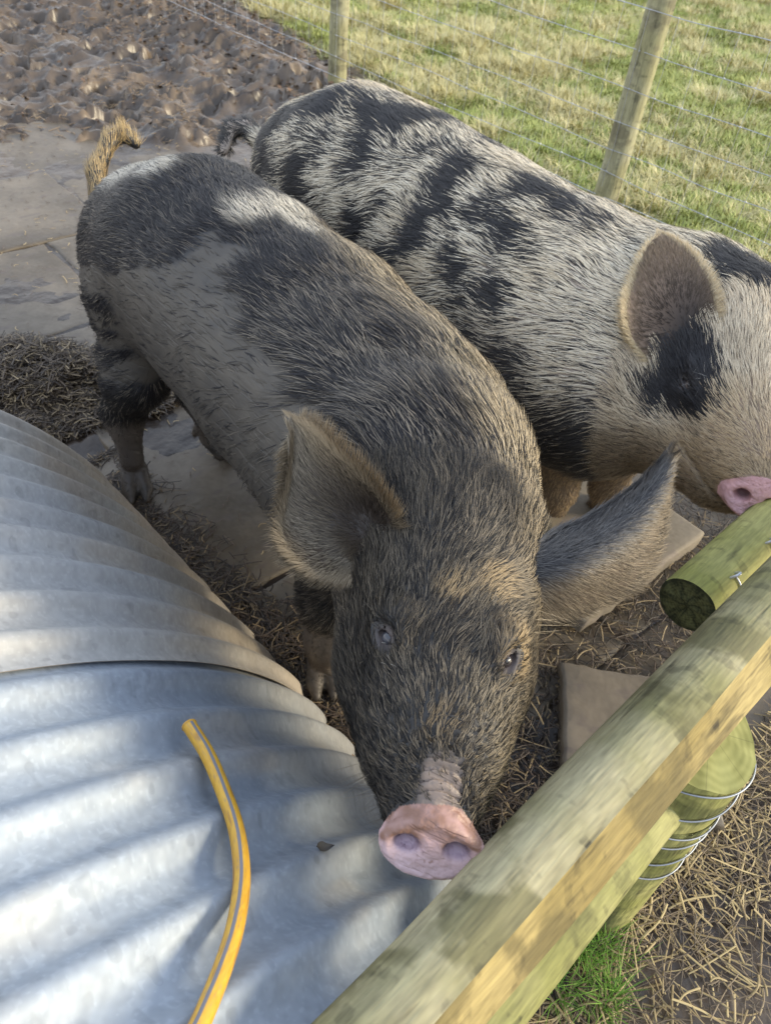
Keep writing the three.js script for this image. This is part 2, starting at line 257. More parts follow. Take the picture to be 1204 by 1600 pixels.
const wood = (a, b, dirt, seed, rough = 0.8) => new THREE.MeshStandardMaterial({ map: woodTex(a, b, dirt, seed), color: new THREE.Color(0.86, 0.86, 0.86), roughness: rough, bumpMap: woodBump, bumpScale: 0.003, vertexColors: false });
const railMat = wood([0.215, 0.20, 0.078], [0.39, 0.345, 0.20], [0.12, 0.108, 0.038], 101);
const facetMat = wood([0.28, 0.212, 0.07], [0.42, 0.325, 0.13], [0.14, 0.11, 0.04], 102);
const poleMat = wood([0.25, 0.245, 0.075], [0.38, 0.355, 0.15], [0.14, 0.135, 0.045], 103);
const postMat = wood([0.25, 0.25, 0.06], [0.40, 0.375, 0.13], [0.10, 0.11, 0.03], 104);
const farMat = wood([0.33, 0.31, 0.16], [0.43, 0.41, 0.26], [0.19, 0.17, 0.10], 105);
const endMat = new THREE.MeshStandardMaterial({ color: new THREE.Color(0.075, 0.085, 0.03), roughness: 0.95 });
const cutMat = new THREE.MeshStandardMaterial({ roughness: 0.95, map: tex(128, 128, (u, v) => mix3([0.022, 0.026, 0.010], [0.12, 0.125, 0.05], clamp(0.4 + 1.1 * pfbm(u, v, 5, 5, 5, 91) + 0.1 * Math.sin(u * 60))), true) });
const wireMat = new THREE.MeshStandardMaterial({ color: new THREE.Color(0.30, 0.32, 0.35), metalness: 0.6, roughness: 0.5 });
const topMat = new THREE.MeshStandardMaterial({ roughness: 0.9, map: tex(256, 256, (u, v) => { const a = u - 0.47, b = v - 0.55, r = Math.hypot(a, b), g = Math.sin((r + 0.02 * pn(u, v, 6, 6, 3)) * 95), w = pfbm(u, v, 5, 5, 4, 6); return mix3([0.16, 0.16, 0.045], [0.34, 0.33, 0.12], clamp(0.5 + 0.12 * g + 0.9 * w)).map((x) => x * (1 - 0.35 * sst(0.018, 0.0, Math.abs(Math.sin(Math.atan2(b, a) * 3.5 + 1)) * r))); }, true) });
const steel = new THREE.MeshStandardMaterial({ color: new THREE.Color(0.55, 0.57, 0.60), metalness: 0.85, roughness: 0.42 });

// round timber between two points: tapered, a little bent and uneven; returns side and two end discs
function roundPole(A, B, r0, r1, seed, seg = 60, rad = 28) {
  const a = V(...A), b = V(...B), d = b.clone().sub(a), L = d.length(); d.normalize();
  const s = Math.abs(d.y) > 0.8 ? V(1, 0, 0) : V().crossVectors(d, V(0, 1, 0)).normalize(); const x = V().crossVectors(d, s).normalize(), y = V().crossVectors(x, d).normalize();
  const at = (u, an) => { const r = lerp(r0, r1, u) * (1 + 0.035 * noise(u * L * 5, Math.cos(an) * 1.4 + seed, Math.sin(an) * 1.4) + 0.014 * noise(u * L * 16, Math.cos(an) * 4 + seed, Math.sin(an) * 4)); const w = 0.006 * noise(u * L * 1.7, seed, 1); return a.clone().addScaledVector(d, u * L).addScaledVector(x, r * Math.cos(an) + w).addScaledVector(y, r * Math.sin(an) + w * 0.7); };
  const side = gridGeo(seg, rad, (u, v) => { const p = at(u, v * Math.PI * 2); return { p: [p.x, p.y, p.z], uv: [u * L / 0.9 + seed * 0.37, v * 0.42 * (r0 / 0.06)] }; });
  const cap = (u, f) => { const pos = [], idx = [], uv = []; const c = a.clone().addScaledVector(d, u * L); pos.push(c.x, c.y, c.z); uv.push(0.5, 0.5); for (let i = 0; i <= rad; i++) { const an = i / rad * Math.PI * 2, p = at(u, an); pos.push(p.x, p.y, p.z); uv.push(0.5 + 0.5 * Math.cos(an), 0.5 + 0.5 * Math.sin(an)); } for (let i = 1; i <= rad; i++) f ? idx.push(0, i, i + 1) : idx.push(0, i + 1, i); return geom(pos, idx, { uv }); };
  return { side, c0: cap(0, true), c1: cap(1, false), at };
}
function staple(parent, p, along, up, out) {                          // a round-headed wire staple
  const P = V(...p), pts = []; for (let i = 0; i <= 12; i++) { const a = Math.PI * (i / 12); pts.push(P.clone().addScaledVector(along, 0.0105 * Math.cos(a)).addScaledVector(out, -0.012 + 0.026 * Math.sin(a)).addScaledVector(up, 0)); }
  return mesh('staple', tube(pts, 0.0029, 24, 7), steel, parent);
}

// ---------------------------------------------------------------- the near fence: rail, posts, lower pole, log
{
  const rail = thing('fence_rail', 'thick half-round top rail of the near fence, greenish grey with a yellow sawn edge', 'fence rail');
  const prof = [[-0.066, 0.715], [-0.088, 0.7215], [-0.110, 0.720], [-0.131, 0.711], [-0.147, 0.695], [-0.156, 0.672], [-0.155, 0.650], [-0.146, 0.634], [-0.126, 0.624], [-0.09, 0.620], [-0.06, 0.622], [-0.040, 0.630], [-0.030, 0.645]];
  const U0 = 0.065, U1 = 2.6;
  const wob = (u, i) => [0.0035 * noise(u * 4, i * 0.4, 1) + 0.004 * noise(u * 1.3, 0, 5), 0.003 * noise(u * 5, i * 0.5, 9) + 0.003 * noise(u * 1.6, 3, 2)];
  const cr = new THREE.CatmullRomCurve3(prof.map((q) => V(q[0], q[1], 0)), false, 'centripetal'), PN = 36, cp = Array.from({ length: PN + 1 }, (_, i) => cr.getPoint(i / PN));
  const top = gridGeo(200, PN, (u, v) => { const uu = lerp(U0, U1, u), q = cp[Math.round(v * PN)], w = wob(uu, v * 12); return { p: railP(uu, q.x + w[0], q.y + w[1]), uv: [uu / 1.0, v * 0.32] }; });
  const facet = gridGeo(200, 3, (u, v) => { const uu = lerp(U0, U1, u), q = [lerp(-0.030, -0.066, v), lerp(0.645, 0.715, v)], w0 = wob(uu, 12), w1 = wob(uu, 0), k = v; return { p: railP(uu, q[0] + lerp(w0[0], w1[0], k), q[1] + lerp(w0[1], w1[1], k)), uv: [uu / 1.0, v * 0.08] }; });
  mesh('rounded_face', top, railMat, rail); mesh('sawn_edge', facet, facetMat, rail);
  const capP = (u, f) => { const pos = [...railP(u, -0.09, 0.67)], idx = [], N = cp.length; cp.forEach((q, i) => { const w = wob(u, i / PN * 12); pos.push(...railP(u, q.x + w[0], q.y + w[1])); }); for (let i = 1; i <= N; i++) { const j = i === N ? 1 : i + 1; f ? idx.push(0, i, j) : idx.push(0, j, i); } return geom(pos, idx, { uv: new Array((N + 1) * 2).fill(0.3) }); };
  mesh('end_face', capP(U0, true), facetMat, rail); mesh('end_face', capP(U1, false), facetMat, rail);

  const mkPost = (u, n, r, top, label, name = 'fence_post') => { const t = thing(name, label, 'fence post'); const [x, , z] = railP(u, n, 0); const p = roundPole([x, -0.25, z], [x, top, z], r * 1.02, r * 0.98, u * 10, 40, 36); if (r > 0.08) for (const g of [p.side, p.c1]) { const q = g.attributes.position; for (let i = 0; i < q.count; i++) if (q.getY(i) > 0.45) { const nn = (q.getX(i) - x) * RN[0] + (q.getZ(i) - z) * RN[2]; q.setY(i, q.getY(i) - 0.045 * sst(-0.04, 0.1, nn) + 0.004 * noise(q.getX(i) * 60, q.getZ(i) * 60, 3)); } g.computeVertexNormals(); } mesh('timber', p.side, postMat, t); mesh('post_top', p.c1, topMat, t); return { t, x, z, p }; };
  const sp = mkPost(0.842, -0.066, 0.094, 0.625, 'stout mossy green post wound with wire under the near rail', 'strainer_post');
  for (const [i, y] of [0.565, 0.505, 0.445, 0.39, 0.335, 0.285].entries()) {
    const pts = []; for (let k = 0; k < 40; k++) { const a = k / 40 * Math.PI * 2; pts.push([sp.x + 0.0975 * Math.cos(a), y + 0.012 * Math.sin(a * 1 + i * 2) + 0.004 * noise(k * 0.3, i, 1), sp.z + 0.0975 * Math.sin(a)]); }
    mesh('wire', tube(pts, 0.0016, 90, 7, true), wireMat, sp.t);
  }
  mkPost(0.13, -0.085, 0.045, 0.618, 'slim post holding up the near end of the top rail');
  const low = thing('fence_pole', 'round yellow-green lower pole butting against the wire-wound post', 'fence pole');
  const lp = roundPole(railP(0.16, -0.050, 0.46), railP(0.765, -0.060, 0.475), 0.052, 0.055, 2.7, 60, 32); mesh('timber', lp.side, poleMat, low); mesh('end_face', lp.c0, endMat, low); mesh('end_face', lp.c1, endMat, low);

  const log = thing('fence_log', 'short mossy round log with a dark cut end, behind the near rail', 'fence pole');
  const lg = roundPole(railP(1.135, -0.228, 0.522), railP(2.5, -0.222, 0.522), 0.058, 0.056, 6.3, 80, 36); mesh('timber', lg.side, postMat, log);
  { // rough sawn end with a fringe of torn fibres
    const c = railP(1.135, -0.228, 0.522), pos = [], idx = [], uv = []; const RR = 7, AN = 36; for (let k = 0; k <= RR; k++) for (let i = 0; i <= AN; i++) { const an = i / AN * Math.PI * 2, q = lg.at(0, an), f = k / RR, dd = k < RR ? 0.004 * noise(f * 6 * Math.cos(an), f * 6 * Math.sin(an), 4) : 0; pos.push(lerp(c[0], q.x, f) + RU[0] * dd, lerp(c[1], q.y, f), lerp(c[2], q.z, f) + RU[2] * dd); uv.push(f, an); }
    for (let k = 0; k < RR; k++) for (let i = 0; i < AN; i++) { const a = k * (AN + 1) + i, b = a + AN + 1; idx.push(a, b, a + 1, a + 1, b, b + 1); } mesh('cut_end', geom(pos, idx, { uv }), cutMat, log);
  }
  const al = V(...RU), ou = V(RN[0] * 0.55, 0.83, RN[2] * 0.55).normalize();
  for (const u of [1.222, 1.368, 1.78]) {
    const p = railP(u, -0.228 + 0.06 * 0.52, 0.522 + 0.06 * 0.83); staple(log, p, al, V(0, 1, 0), ou).scale.set(1, 1, 1);
    const pts = []; for (let k = 0; k <= 14; k++) { const f = k / 14, an = lerp(1.0, -0.5, Math.min(1, f * 2.2)); pts.push(railP(u + 0.004 * Math.sin(f * 9), -0.228 + 0.061 * Math.cos(an), f < 0.45 ? 0.522 + 0.061 * Math.sin(an) : 0.522 + 0.061 * Math.sin(-0.5) - (f - 0.45) * 0.6)); }
    mesh('wire', tube(pts, 0.0022, 50, 6), steel, log);
  }
  { const [x, , z] = railP(2.5, -0.11, 0); const t = thing('fence_post', 'round post at the far end of the near rail', 'fence post'); const p = roundPole([x, -0.25, z], [x, 0.9, z], 0.05, 0.05, 8, 40, 28); mesh('timber', p.side, postMat, t); mesh('post_top', p.c1, endMat, t); }
}

// ---------------------------------------------------------------- far fence: three posts and stock netting
{
  const posts = [[-2.72, -7.95, 'slanting'], [-0.674, -5.9], [0.969, -4.247], [2.61, -2.6]];
  const lab = ['round timber post farthest along the field fence', 'round timber post behind the rump of the spotted pig', 'tall leaning timber post between the spotted pig and the pasture', 'round timber post of the field fence nearest the camera'];
  posts.forEach(([x, z], i) => { const t = thing('fence_post', lab[i], 'fence post', null); const lean = i === 2 ? 0.012 : 0; const p = roundPole([x, -0.3, z], [x + lean, 1.28, z + lean], i === 1 ? 0.064 : 0.069, 0.06, i * 3.1 + 1, 50, 26); mesh('timber', p.side, farMat, t); mesh('post_top', p.c1, endMat, t); });
  const net = thing('wire_fence', 'square-mesh wire netting strung along the field fence posts', 'wire fence');
  const fp = (s, y, n) => [-0.674 + 0.7071 * s - 0.7071 * n, y, -5.9 + 0.7071 * s + 0.7071 * n];
  const hs = [0.10, 0.215, 0.34, 0.475, 0.62, 0.78, 0.94], S0 = -2.9, S1 = 4.67;
  const sag = (s, k) => 0.014 * noise(s * 0.9, k * 3.3, 1) + 0.006 * noise(s * 3.1, k, 4);
  for (const [k, h] of hs.entries()) { const pts = []; for (let i = 0; i <= 60; i++) { const s = lerp(S0, S1, i / 60); pts.push(fp(s, h + sag(s, k), 0.068 + 0.006 * noise(s * 2, k, 8))); } mesh('line_wire', tube(pts, k === 6 || k === 0 ? 0.0018 : 0.0015, 180, 5), steel, net); }
  const R = rng(8);
  for (let s = S0 + 0.07; s < S1; s += 0.152) { const pts = hs.map((h, k) => fp(s + 0.012 * (R() - 0.5), h + sag(s, k), 0.0705)); mesh('stay_wire', tube(pts, 0.0010, 30, 5), steel, net); }
  const knots = []; for (let s = S0 + 0.07; s < S1; s += 0.152) hs.forEach((h, k) => { const g = new THREE.IcosahedronGeometry(0.0042, 0); g.translate(...fp(s, h + sag(s, k), 0.069)); knots.push(g); });
  mesh('wire_knots', mergeGeometries(knots), steel, net, { kind: 'stuff' });
}

// ---------------------------------------------------------------- signed distance bodies
const capD = (x, y, z, c) => { const px = x - c.ax, py = y - c.ay, pz = z - c.az; let t = (px * c.bx + py * c.by + pz * c.bz) * c.il; t = t < 0 ? 0 : t > 1 ? 1 : t; const dx = px - c.bx * t, dy = py - c.by * t, dz = pz - c.bz * t; return Math.sqrt(dx * dx + dy * dy + dz * dz) - (c.ra + (c.rb - c.ra) * t); };
function caps(chains) {                                              // [{ pts: [[x, y, z, r] ...], k }] -> primitives
  const out = [];
  for (const { pts, k } of chains) for (let i = 0; i + 1 < pts.length; i++) {
    const a = pts[i], b = pts[i + 1], bx = b[0] - a[0], by = b[1] - a[1], bz = b[2] - a[2];
    out.push({ ax: a[0], ay: a[1], az: a[2], bx, by, bz, il: 1 / (bx * bx + by * by + bz * bz + 1e-9), ra: a[3], rb: b[3], k, cx: a[0] + bx / 2, cy: a[1] + by / 2, cz: a[2] + bz / 2, br: Math.sqrt(bx * bx + by * by + bz * bz) / 2 + Math.max(a[3], b[3]) });
  }
  return out;
}
const smin = (a, b, k) => { const h = Math.max(k - Math.abs(a - b), 0) / k; return Math.min(a, b) - h * h * k * 0.25; };
const smax = (a, b, k) => -smin(-a, -b, k);
function field(prims, post) {
  return (x, y, z) => {
    let d = 10;
    for (const c of prims) { const q = Math.sqrt((x - c.cx) ** 2 + (y - c.cy) ** 2 + (z - c.cz) ** 2) - c.br; if (q > d + c.k) continue; d = smin(d, capD(x, y, z, c), c.k); }
    return post ? post(x, y, z, d) : d;
  };
}
function surfaceNets(f, lo, hi, h, inside) {                          // inside(x, y, z): cells kept
  const n = [0, 1, 2].map((i) => Math.ceil((hi[i] - lo[i]) / h) + 1), [nx, ny, nz] = n, v = new Float32Array(nx * ny * nz), B = 6, reach = h * B * 0.87 * 1.5 + h * 2;
  for (let bz = 0; bz < nz; bz += B) for (let by = 0; by < ny; by += B) for (let bx = 0; bx < nx; bx += B) {
    const d = f(lo[0] + (bx + B / 2) * h, lo[1] + (by + B / 2) * h, lo[2] + (bz + B / 2) * h), skip = Math.abs(d) > reach;
    for (let k = bz; k < Math.min(bz + B, nz); k++) for (let j = by; j < Math.min(by + B, ny); j++) for (let i = bx; i < Math.min(bx + B, nx); i++) v[i + nx * (j + ny * k)] = skip ? d : f(lo[0] + i * h, lo[1] + j * h, lo[2] + k * h);
  }
  const id = new Int32Array(nx * ny * nz).fill(-1), pos = [], idx = [];
  for (let k = 0; k < nz - 1; k++) for (let j = 0; j < ny - 1; j++) for (let i = 0; i < nx - 1; i++) {
    const o = i + nx * (j + ny * k); let m = 0; const c = [v[o], v[o + 1], v[o + nx], v[o + nx + 1], v[o + nx * ny], v[o + 1 + nx * ny], v[o + nx + nx * ny], v[o + nx + 1 + nx * ny]];
    for (let q = 0; q < 8; q++) if (c[q] < 0) m++; if (m === 0 || m === 8) continue;
    let sx = 0, sy = 0, sz = 0, s = 0;
    for (const [a, b] of [[0, 1], [2, 3], [4, 5], [6, 7], [0, 2], [1, 3], [4, 6], [5, 7], [0, 4], [1, 5], [2, 6], [3, 7]]) if ((c[a] < 0) !== (c[b] < 0)) { const t = c[a] / (c[a] - c[b]); sx += (a & 1) + t * ((b & 1) - (a & 1)); sy += ((a >> 1) & 1) + t * (((b >> 1) & 1) - ((a >> 1) & 1)); sz += (a >> 2) + t * ((b >> 2) - (a >> 2)); s++; }
    const x = lo[0] + (i + sx / s) * h, y = lo[1] + (j + sy / s) * h, z = lo[2] + (k + sz / s) * h;
    if (inside && !inside(x, y, z)) continue; id[o] = pos.length / 3; pos.push(x, y, z);
  }
  const quad = (a, b, c, d, fl) => { if (a < 0 || b < 0 || c < 0 || d < 0) return; fl ? idx.push(a, c, b, b, c, d) : idx.push(a, b, c, b, d, c); };
  for (let k = 1; k < nz - 1; k++) for (let j = 1; j < ny - 1; j++) for (let i = 1; i < nx - 1; i++) {
    const o = i + nx * (j + ny * k), s = v[o] < 0;
    if (s !== v[o + 1] < 0) quad(id[o - nx - nx * ny], id[o - nx * ny], id[o - nx], id[o], !s);
    if (s !== v[o + nx] < 0) quad(id[o - 1 - nx * ny], id[o - nx * ny], id[o - 1], id[o], s);
    if (s !== v[o + nx * ny] < 0) quad(id[o - 1 - nx], id[o - nx], id[o - 1], id[o], !s);
  }
  return { pos: new Float32Array(pos), idx };
}
function gradN(f, x, y, z, e = 0.003) { const a = f(x + e, y, z) - f(x - e, y, z), b = f(x, y + e, z) - f(x, y - e, z), c = f(x, y, z + e) - f(x, y, z - e), l = Math.hypot(a, b, c) || 1; return [a / l, b / l, c / l]; }

// an ear: a cupped two-sided patch through rows of control points (base to tip, rim to rim)
function bez(ctrl, u, v) {
  const cr = (a, b, c, d, t) => 0.5 * (2 * b + (c - a) * t + (2 * a - 5 * b + 4 * c - d) * t * t + (3 * b - a - 3 * c + d) * t * t * t);
  const R = ctrl.length, C = ctrl[0].length; const fu = clamp(u) * (R - 1), iu = Math.min(R - 2, Math.floor(fu)), tu = fu - iu, fv = clamp(v) * (C - 1), iv = Math.min(C - 2, Math.floor(fv)), tv = fv - iv;
  const g = (i, j) => ctrl[clamp(i, 0, R - 1)][clamp(j, 0, C - 1)], out = [];
  for (let k = 0; k < 3; k++) { const row = [-1, 0, 1, 2].map((a) => cr(g(iu + a, iv - 1)[k], g(iu + a, iv)[k], g(iu + a, iv + 1)[k], g(iu + a, iv + 2)[k], tv)); out.push(cr(row[0], row[1], row[2], row[3], tu)); }
  return out;
}
function earSurface(ctrl, sign, thick) {                              // returns at(u, v, side) and normal; sign makes the normal point out of the cup's mouth
  const nrm = (u, v) => { const e = 0.02, a = bez(ctrl, clamp(u - e), v), b = bez(ctrl, clamp(u + e), v), c = bez(ctrl, u, clamp(v - e)), d = bez(ctrl, u, clamp(v + e)); const p = V(b[0] - a[0], b[1] - a[1], b[2] - a[2]).cross(V(d[0] - c[0], d[1] - c[1], d[2] - c[2])).normalize().multiplyScalar(sign); return p; };
  return { nrm, at: (u, v, s) => { const p = bez(ctrl, u, v), n = nrm(u, v), t = thick * (0.25 + 0.75 * Math.sin(Math.PI * clamp(v, 0.02, 0.98))) * (1 - 0.75 * u * u * u); return [p[0] + n.x * t * s, p[1] + n.y * t * s, p[2] + n.z * t * s]; } };
}

// ---------------------------------------------------------------- pigs
const furMat = new THREE.MeshPhysicalMaterial({ vertexColors: true, roughness: 0.40, specularIntensity: 0.42, side: THREE.DoubleSide });
function makePig(spec) {
  const root = thing('pig', spec.label, 'pig'); const H = spec.head;
  const up = V(...H.up), fw = V(...H.fw).normalize(); const rt = V().crossVectors(fw, up).normalize(); up.crossVectors(rt, fw).normalize();
  const sc = V(...H.snout), snF = V(...H.snoutDir).normalize(), snR = V().crossVectors(snF, V(0, 1, 0)).normalize(), snU = V().crossVectors(snR, snF).normalize();
  const loc = (x, y, z) => { const dx = x - sc.x, dy = y - sc.y, dz = z - sc.z; return [dx * snR.x + dy * snR.y + dz * snR.z, dx * snU.x + dy * snU.y + dz * snU.z, dx * snF.x + dy * snF.y + dz * snF.z]; };
  const prims = caps(spec.chains);
  const eyes = spec.eyes.map((e) => ({ p: V(...e.p), out: V(...e.out).normalize() }));
  const base0 = field(prims, null), eyes0 = eyes.map((e) => ({ p: e.p.clone(), out: e.out }));
  for (const e of eyes0) for (let i = 0; i < 5; i++) { const g = gradN(base0, e.p.x, e.p.y, e.p.z), d = base0(e.p.x, e.p.y, e.p.z); e.p.x -= g[0] * d; e.p.y -= g[1] * d; e.p.z -= g[2] * d; }
  const base = (x, y, z) => { let d = base0(x, y, z); for (const e of eyes0) { const b = (k, o, r, kk) => { d = smin(d, Math.hypot(x - e.p.x - up.x * k + e.out.x * o, y - e.p.y - up.y * k + e.out.y * o, z - e.p.z - up.z * k + e.out.z * o) - r, kk); }; if (Math.hypot(x - e.p.x, y - e.p.y, z - e.p.z) < 0.14) { b(0.030, 0.020, 0.026, 0.035); b(-0.022, 0.022, 0.022, 0.03); d = smax(d, -(Math.hypot(x - e.p.x - e.out.x * 0.022, y - e.p.y - e.out.y * 0.022, z - e.p.z - e.out.z * 0.022) - 0.019), 0.02); } } return d; };
  for (const e of eyes) for (let i = 0; i < 5; i++) { const d = base(e.p.x, e.p.y, e.p.z); e.p.addScaledVector(e.out, -d); }
  for (const E of spec.ears) if (E.pull) E.ctrl = E.ctrl.map((row, r) => r > 4 ? row : row.map((q, k) => k < 3 ? q : q.map((x, i) => lerp(x, row[2][i], E.pull * (k - 2)))));
  for (const E of spec.ears) if (E.flat) E.ctrl = E.ctrl.map((row) => row.map((q, k) => { const a = row[0], b = row[4], w = k / 4; return q.map((x, i) => lerp(x, lerp(a[i], b[i], w), E.flat * Math.sin(Math.PI * w))); }));
  for (const E of spec.ears) E.ctrl = E.ctrl.map((row, r) => row.map((q) => { const p = [...q], m = r === 0 ? -0.010 : r === 1 ? 0.002 : 0.014; for (let i = 0; i < 14; i++) { const d = base(...p); if (d >= m) break; for (let k = 0; k < 3; k++) p[k] += E.push[k] * (m - d) * 1.05; } return p; }));
  const post = (x, y, z, d) => {
    const dx = x - sc.x, dy = y - sc.y, dz = z - sc.z, q = dx * dx + dy * dy + dz * dz;
    if (q < 0.05) {
      const [a, b, c] = loc(x, y, z);
      // wrinkles across the bridge of the nose
      const br = sst(0.09, 0.05, Math.abs(a)) * sst(-0.10, -0.05, c) * sst(0.0, -0.02, c) * sst(-0.01, 0.03, b);
      const wr = c * 760 + 2.5 * Math.cos(a * 34) + 2.2 * noise(a * 40, b * 30, c * 25); d += 0.0017 * br * (Math.sin(wr) + 0.4 * Math.sin(wr * 1.73 + 1));
      // the disc: a rounded plate, wider than high, with a raised rim and two nostrils
      const W = 0.064, Hh = b > 0 ? 0.041 : 0.048, r2 = Math.sqrt((a / (W * (1 - 0.22 * sst(0.004, 0.045, b)))) ** 2 + (b / Hh) ** 2), dr = (r2 - 1) * 0.052, dz2 = Math.abs(c) - 0.013, rr = 0.009;
      let disc = Math.min(Math.max(dr + rr, dz2 + rr), 0) + Math.hypot(Math.max(dr + rr, 0), Math.max(dz2 + rr, 0)) - rr;
      disc -= 0.003 * sst(0.6, 0.92, r2) * sst(1.15, 0.95, r2) * (c > 0 ? 1 : 0);
      d = smin(d, disc, 0.02);
      for (const s of [-1, 1]) { const e = Math.sqrt(((a - s * 0.031) / 0.0175) ** 2 + ((b - 0.001) / 0.0140) ** 2 + ((c - 0.018) / 0.022) ** 2); d = smax(d, -(e - 1) * 0.012, 0.008); }
      d += 0.0012 * noise(x * 90, y * 90, z * 90) * sst(0.02, 0.06, -c) + 0.0009 * noise(x * 130, y * 130, z * 130) + 0.0005 * noise(x * 420, y * 420, z * 420);
    }
    for (const e of eyes) {
      const ex = x - e.p.x, ey = y - e.p.y, ez = z - e.p.z, r = Math.sqrt(ex * ex + ey * ey + ez * ez);
      if (r < 0.05) { // lids round the slit of the eye
        const ll = ex * up.x + ey * up.y + ez * up.z, lr = ex * rt.x + ey * rt.y + ez * rt.z, lo = ex * e.out.x + ey * e.out.y + ez * e.out.z;
        const el = Math.sqrt((lr / 0.0135) ** 2 + ((ll - 0.0008) / 0.0078) ** 2), rim = Math.hypot((el - 1.12) * 0.008, lo - 0.001) - 0.0042; d = smin(d, rim, 0.006);
        d = smax(d, -(Math.sqrt((lr / 0.0112) ** 2 + (ll / 0.0056) ** 2 + ((lo - 0.006) / 0.017) ** 2) - 1) * 0.006, 0.0025);
        d += 0.0016 * Math.sin(el * 9) * sst(3.4, 1.6, el) * sst(1.3, 1.6, el);
      }
    }
    if (spec.post) d = spec.post(x, y, z, d);
    return d;
  };
  const f = (x, y, z) => post(x, y, z, base(x, y, z)), f0 = base0;
  const cut = V(...H.cut), hsp = (x, y, z) => (x - cut.x) * fw.x + (y - cut.y) * fw.y + (z - cut.z) * fw.z, hs = (x, y, z) => hsp(x, y, z) - 0.6 * sst(0.27, 0.40, Math.hypot(x - H.c[0], y - H.c[1], z - H.c[2]) );
  const hb = H.box, inHead = (x, y, z) => hsp(x, y, z) > 0 && x > hb[0][0] + 0.012 && y > hb[0][1] + 0.012 && z > hb[0][2] + 0.012 && x < hb[1][0] - 0.012 && y < hb[1][1] - 0.012 && z < hb[1][2] - 0.012;
  const b = spec.box; const body = surfaceNets(f0, b[0], b[1], 0.011, (x, y, z) => !(inHead(x - 0.015, y, z) && inHead(x + 0.015, y, z) && inHead(x, y, z - 0.015) && inHead(x, y + 0.015, z) && inHead(x, y - 0.015, z)));
  const sb = (x, y, z, m) => Math.abs(x - sc.x) < 0.092 - m && Math.abs(y - sc.y) < 0.092 - m && Math.abs(z - sc.z) < 0.092 - m;
  const head = surfaceNets(f, H.box[0], H.box[1], 0.0042, (x, y, z) => inHead(x, y, z) && !sb(x, y, z, 0.006)), nose = surfaceNets(f, [sc.x - 0.095, sc.y - 0.095, sc.z - 0.095], [sc.x + 0.095, sc.y + 0.095, sc.z + 0.095], 0.0019, (x, y, z) => sb(x, y, z, 0));
  const geos = [];
  const allP = [], allN = [];
  const paint = (p, n, noH) => spec.color(p, n, { hs: hs(...p), loc: loc(...p), skin: true });
  const finish = (S, fn, e) => {
    const n = S.pos.length / 3, nor = new Float32Array(n * 3), col = new Float32Array(n * 3), uv = new Float32Array(n * 2);
    for (let i = 0; i < n; i++) {
      let p = [S.pos[i * 3], S.pos[i * 3 + 1], S.pos[i * 3 + 2]]; let g = gradN(fn, p[0], p[1], p[2], e); const d = clamp(fn(...p), -0.004, 0.004); p = [p[0] - g[0] * d, p[1] - g[1] * d, p[2] - g[2] * d]; S.pos.set(p, i * 3); g = gradN(fn, p[0], p[1], p[2], e); nor.set(g, i * 3); col.set(paint(p, g).c, i * 3);
      uv[i * 2] = (p[0] * spec.F[0] + p[2] * spec.F[2]) / 0.5; uv[i * 2 + 1] = (p[1] + (p[0] * spec.S[0] + p[2] * spec.S[2]) * 0.6) / 0.5;
    }
    S.nor = nor; geos.push(geom(S.pos, S.idx, { nor, col, uv }));
  };
  finish(body, f0, 0.006); finish(head, f, 0.0022); finish(nose, f, 0.0012);
  for (const E of spec.ears) {
    const s = earSurface(E.ctrl, E.sign, E.thick); E.s = s; const nu = 40, nv = 30;
    const pos = [], idx = [], uv = [], col = [];
    const mk = (side) => { const o = pos.length / 3; for (let j = 0; j <= nv; j++) for (let i = 0; i <= nu; i++) { const u = i / nu, v = j / nv; const p = s.at(u, v, side); pos.push(...p); uv.push(u * 0.5, v * 0.5); col.push(...E.color(u, v, side)); } for (let j = 0; j < nv; j++) for (let i = 0; i < nu; i++) { const a = o + j * (nu + 1) + i, q = a + nu + 1; (side > 0) === (E.sign > 0) ? idx.push(a, a + 1, q, a + 1, q + 1, q) : idx.push(a, q, a + 1, a + 1, q, q + 1); } return o; };
    const A = mk(1), B = mk(-1); const st = (i0, j0, i1, j1) => { const a = j0 * (nu + 1) + i0, q = j1 * (nu + 1) + i1; idx.push(A + a, A + q, B + a, A + q, B + q, B + a); };
    for (let i = 0; i < nu; i++) { st(i, 0, i + 1, 0); st(i + 1, nv, i, nv); } for (let j = 0; j < nv; j++) st(nu, j, nu, j + 1);
    geos.push(geom(pos, idx, { uv, col }));
  }
  const bodyMat = new THREE.MeshPhysicalMaterial({ vertexColors: true, roughness: spec.skinRough || 0.6, bumpMap: spec.bump, bumpScale: spec.bumpScale || 0.0015 });
  mesh('body', mergeGeometries(geos), bodyMat, root);
  // eyeballs
  for (const [i, e] of eyes.entries()) { const g = new THREE.SphereGeometry(0.0108, 24, 16); const ball = mesh('eye', g, new THREE.MeshPhysicalMaterial({ color: new THREE.Color(...(spec.eyeColor[i])), roughness: 0.18, clearcoat: 0.6, clearcoatRoughness: 0.08 }), root); ball.position.copy(e.p).addScaledVector(e.out, -0.0062);
    const iris = new THREE.SphereGeometry(0.0052, 18, 12); const im = mesh('iris', iris, new THREE.MeshPhysicalMaterial({ color: new THREE.Color(0.015, 0.012, 0.012), roughness: 0.08, clearcoat: 1 }), ball); const lk = V(...spec.look[i]).normalize(); im.position.copy(lk.multiplyScalar(0.0068)); }
  // ---- hair
  const R = rng(spec.seed), HP = [], HN = [], HC = [], HI = [];
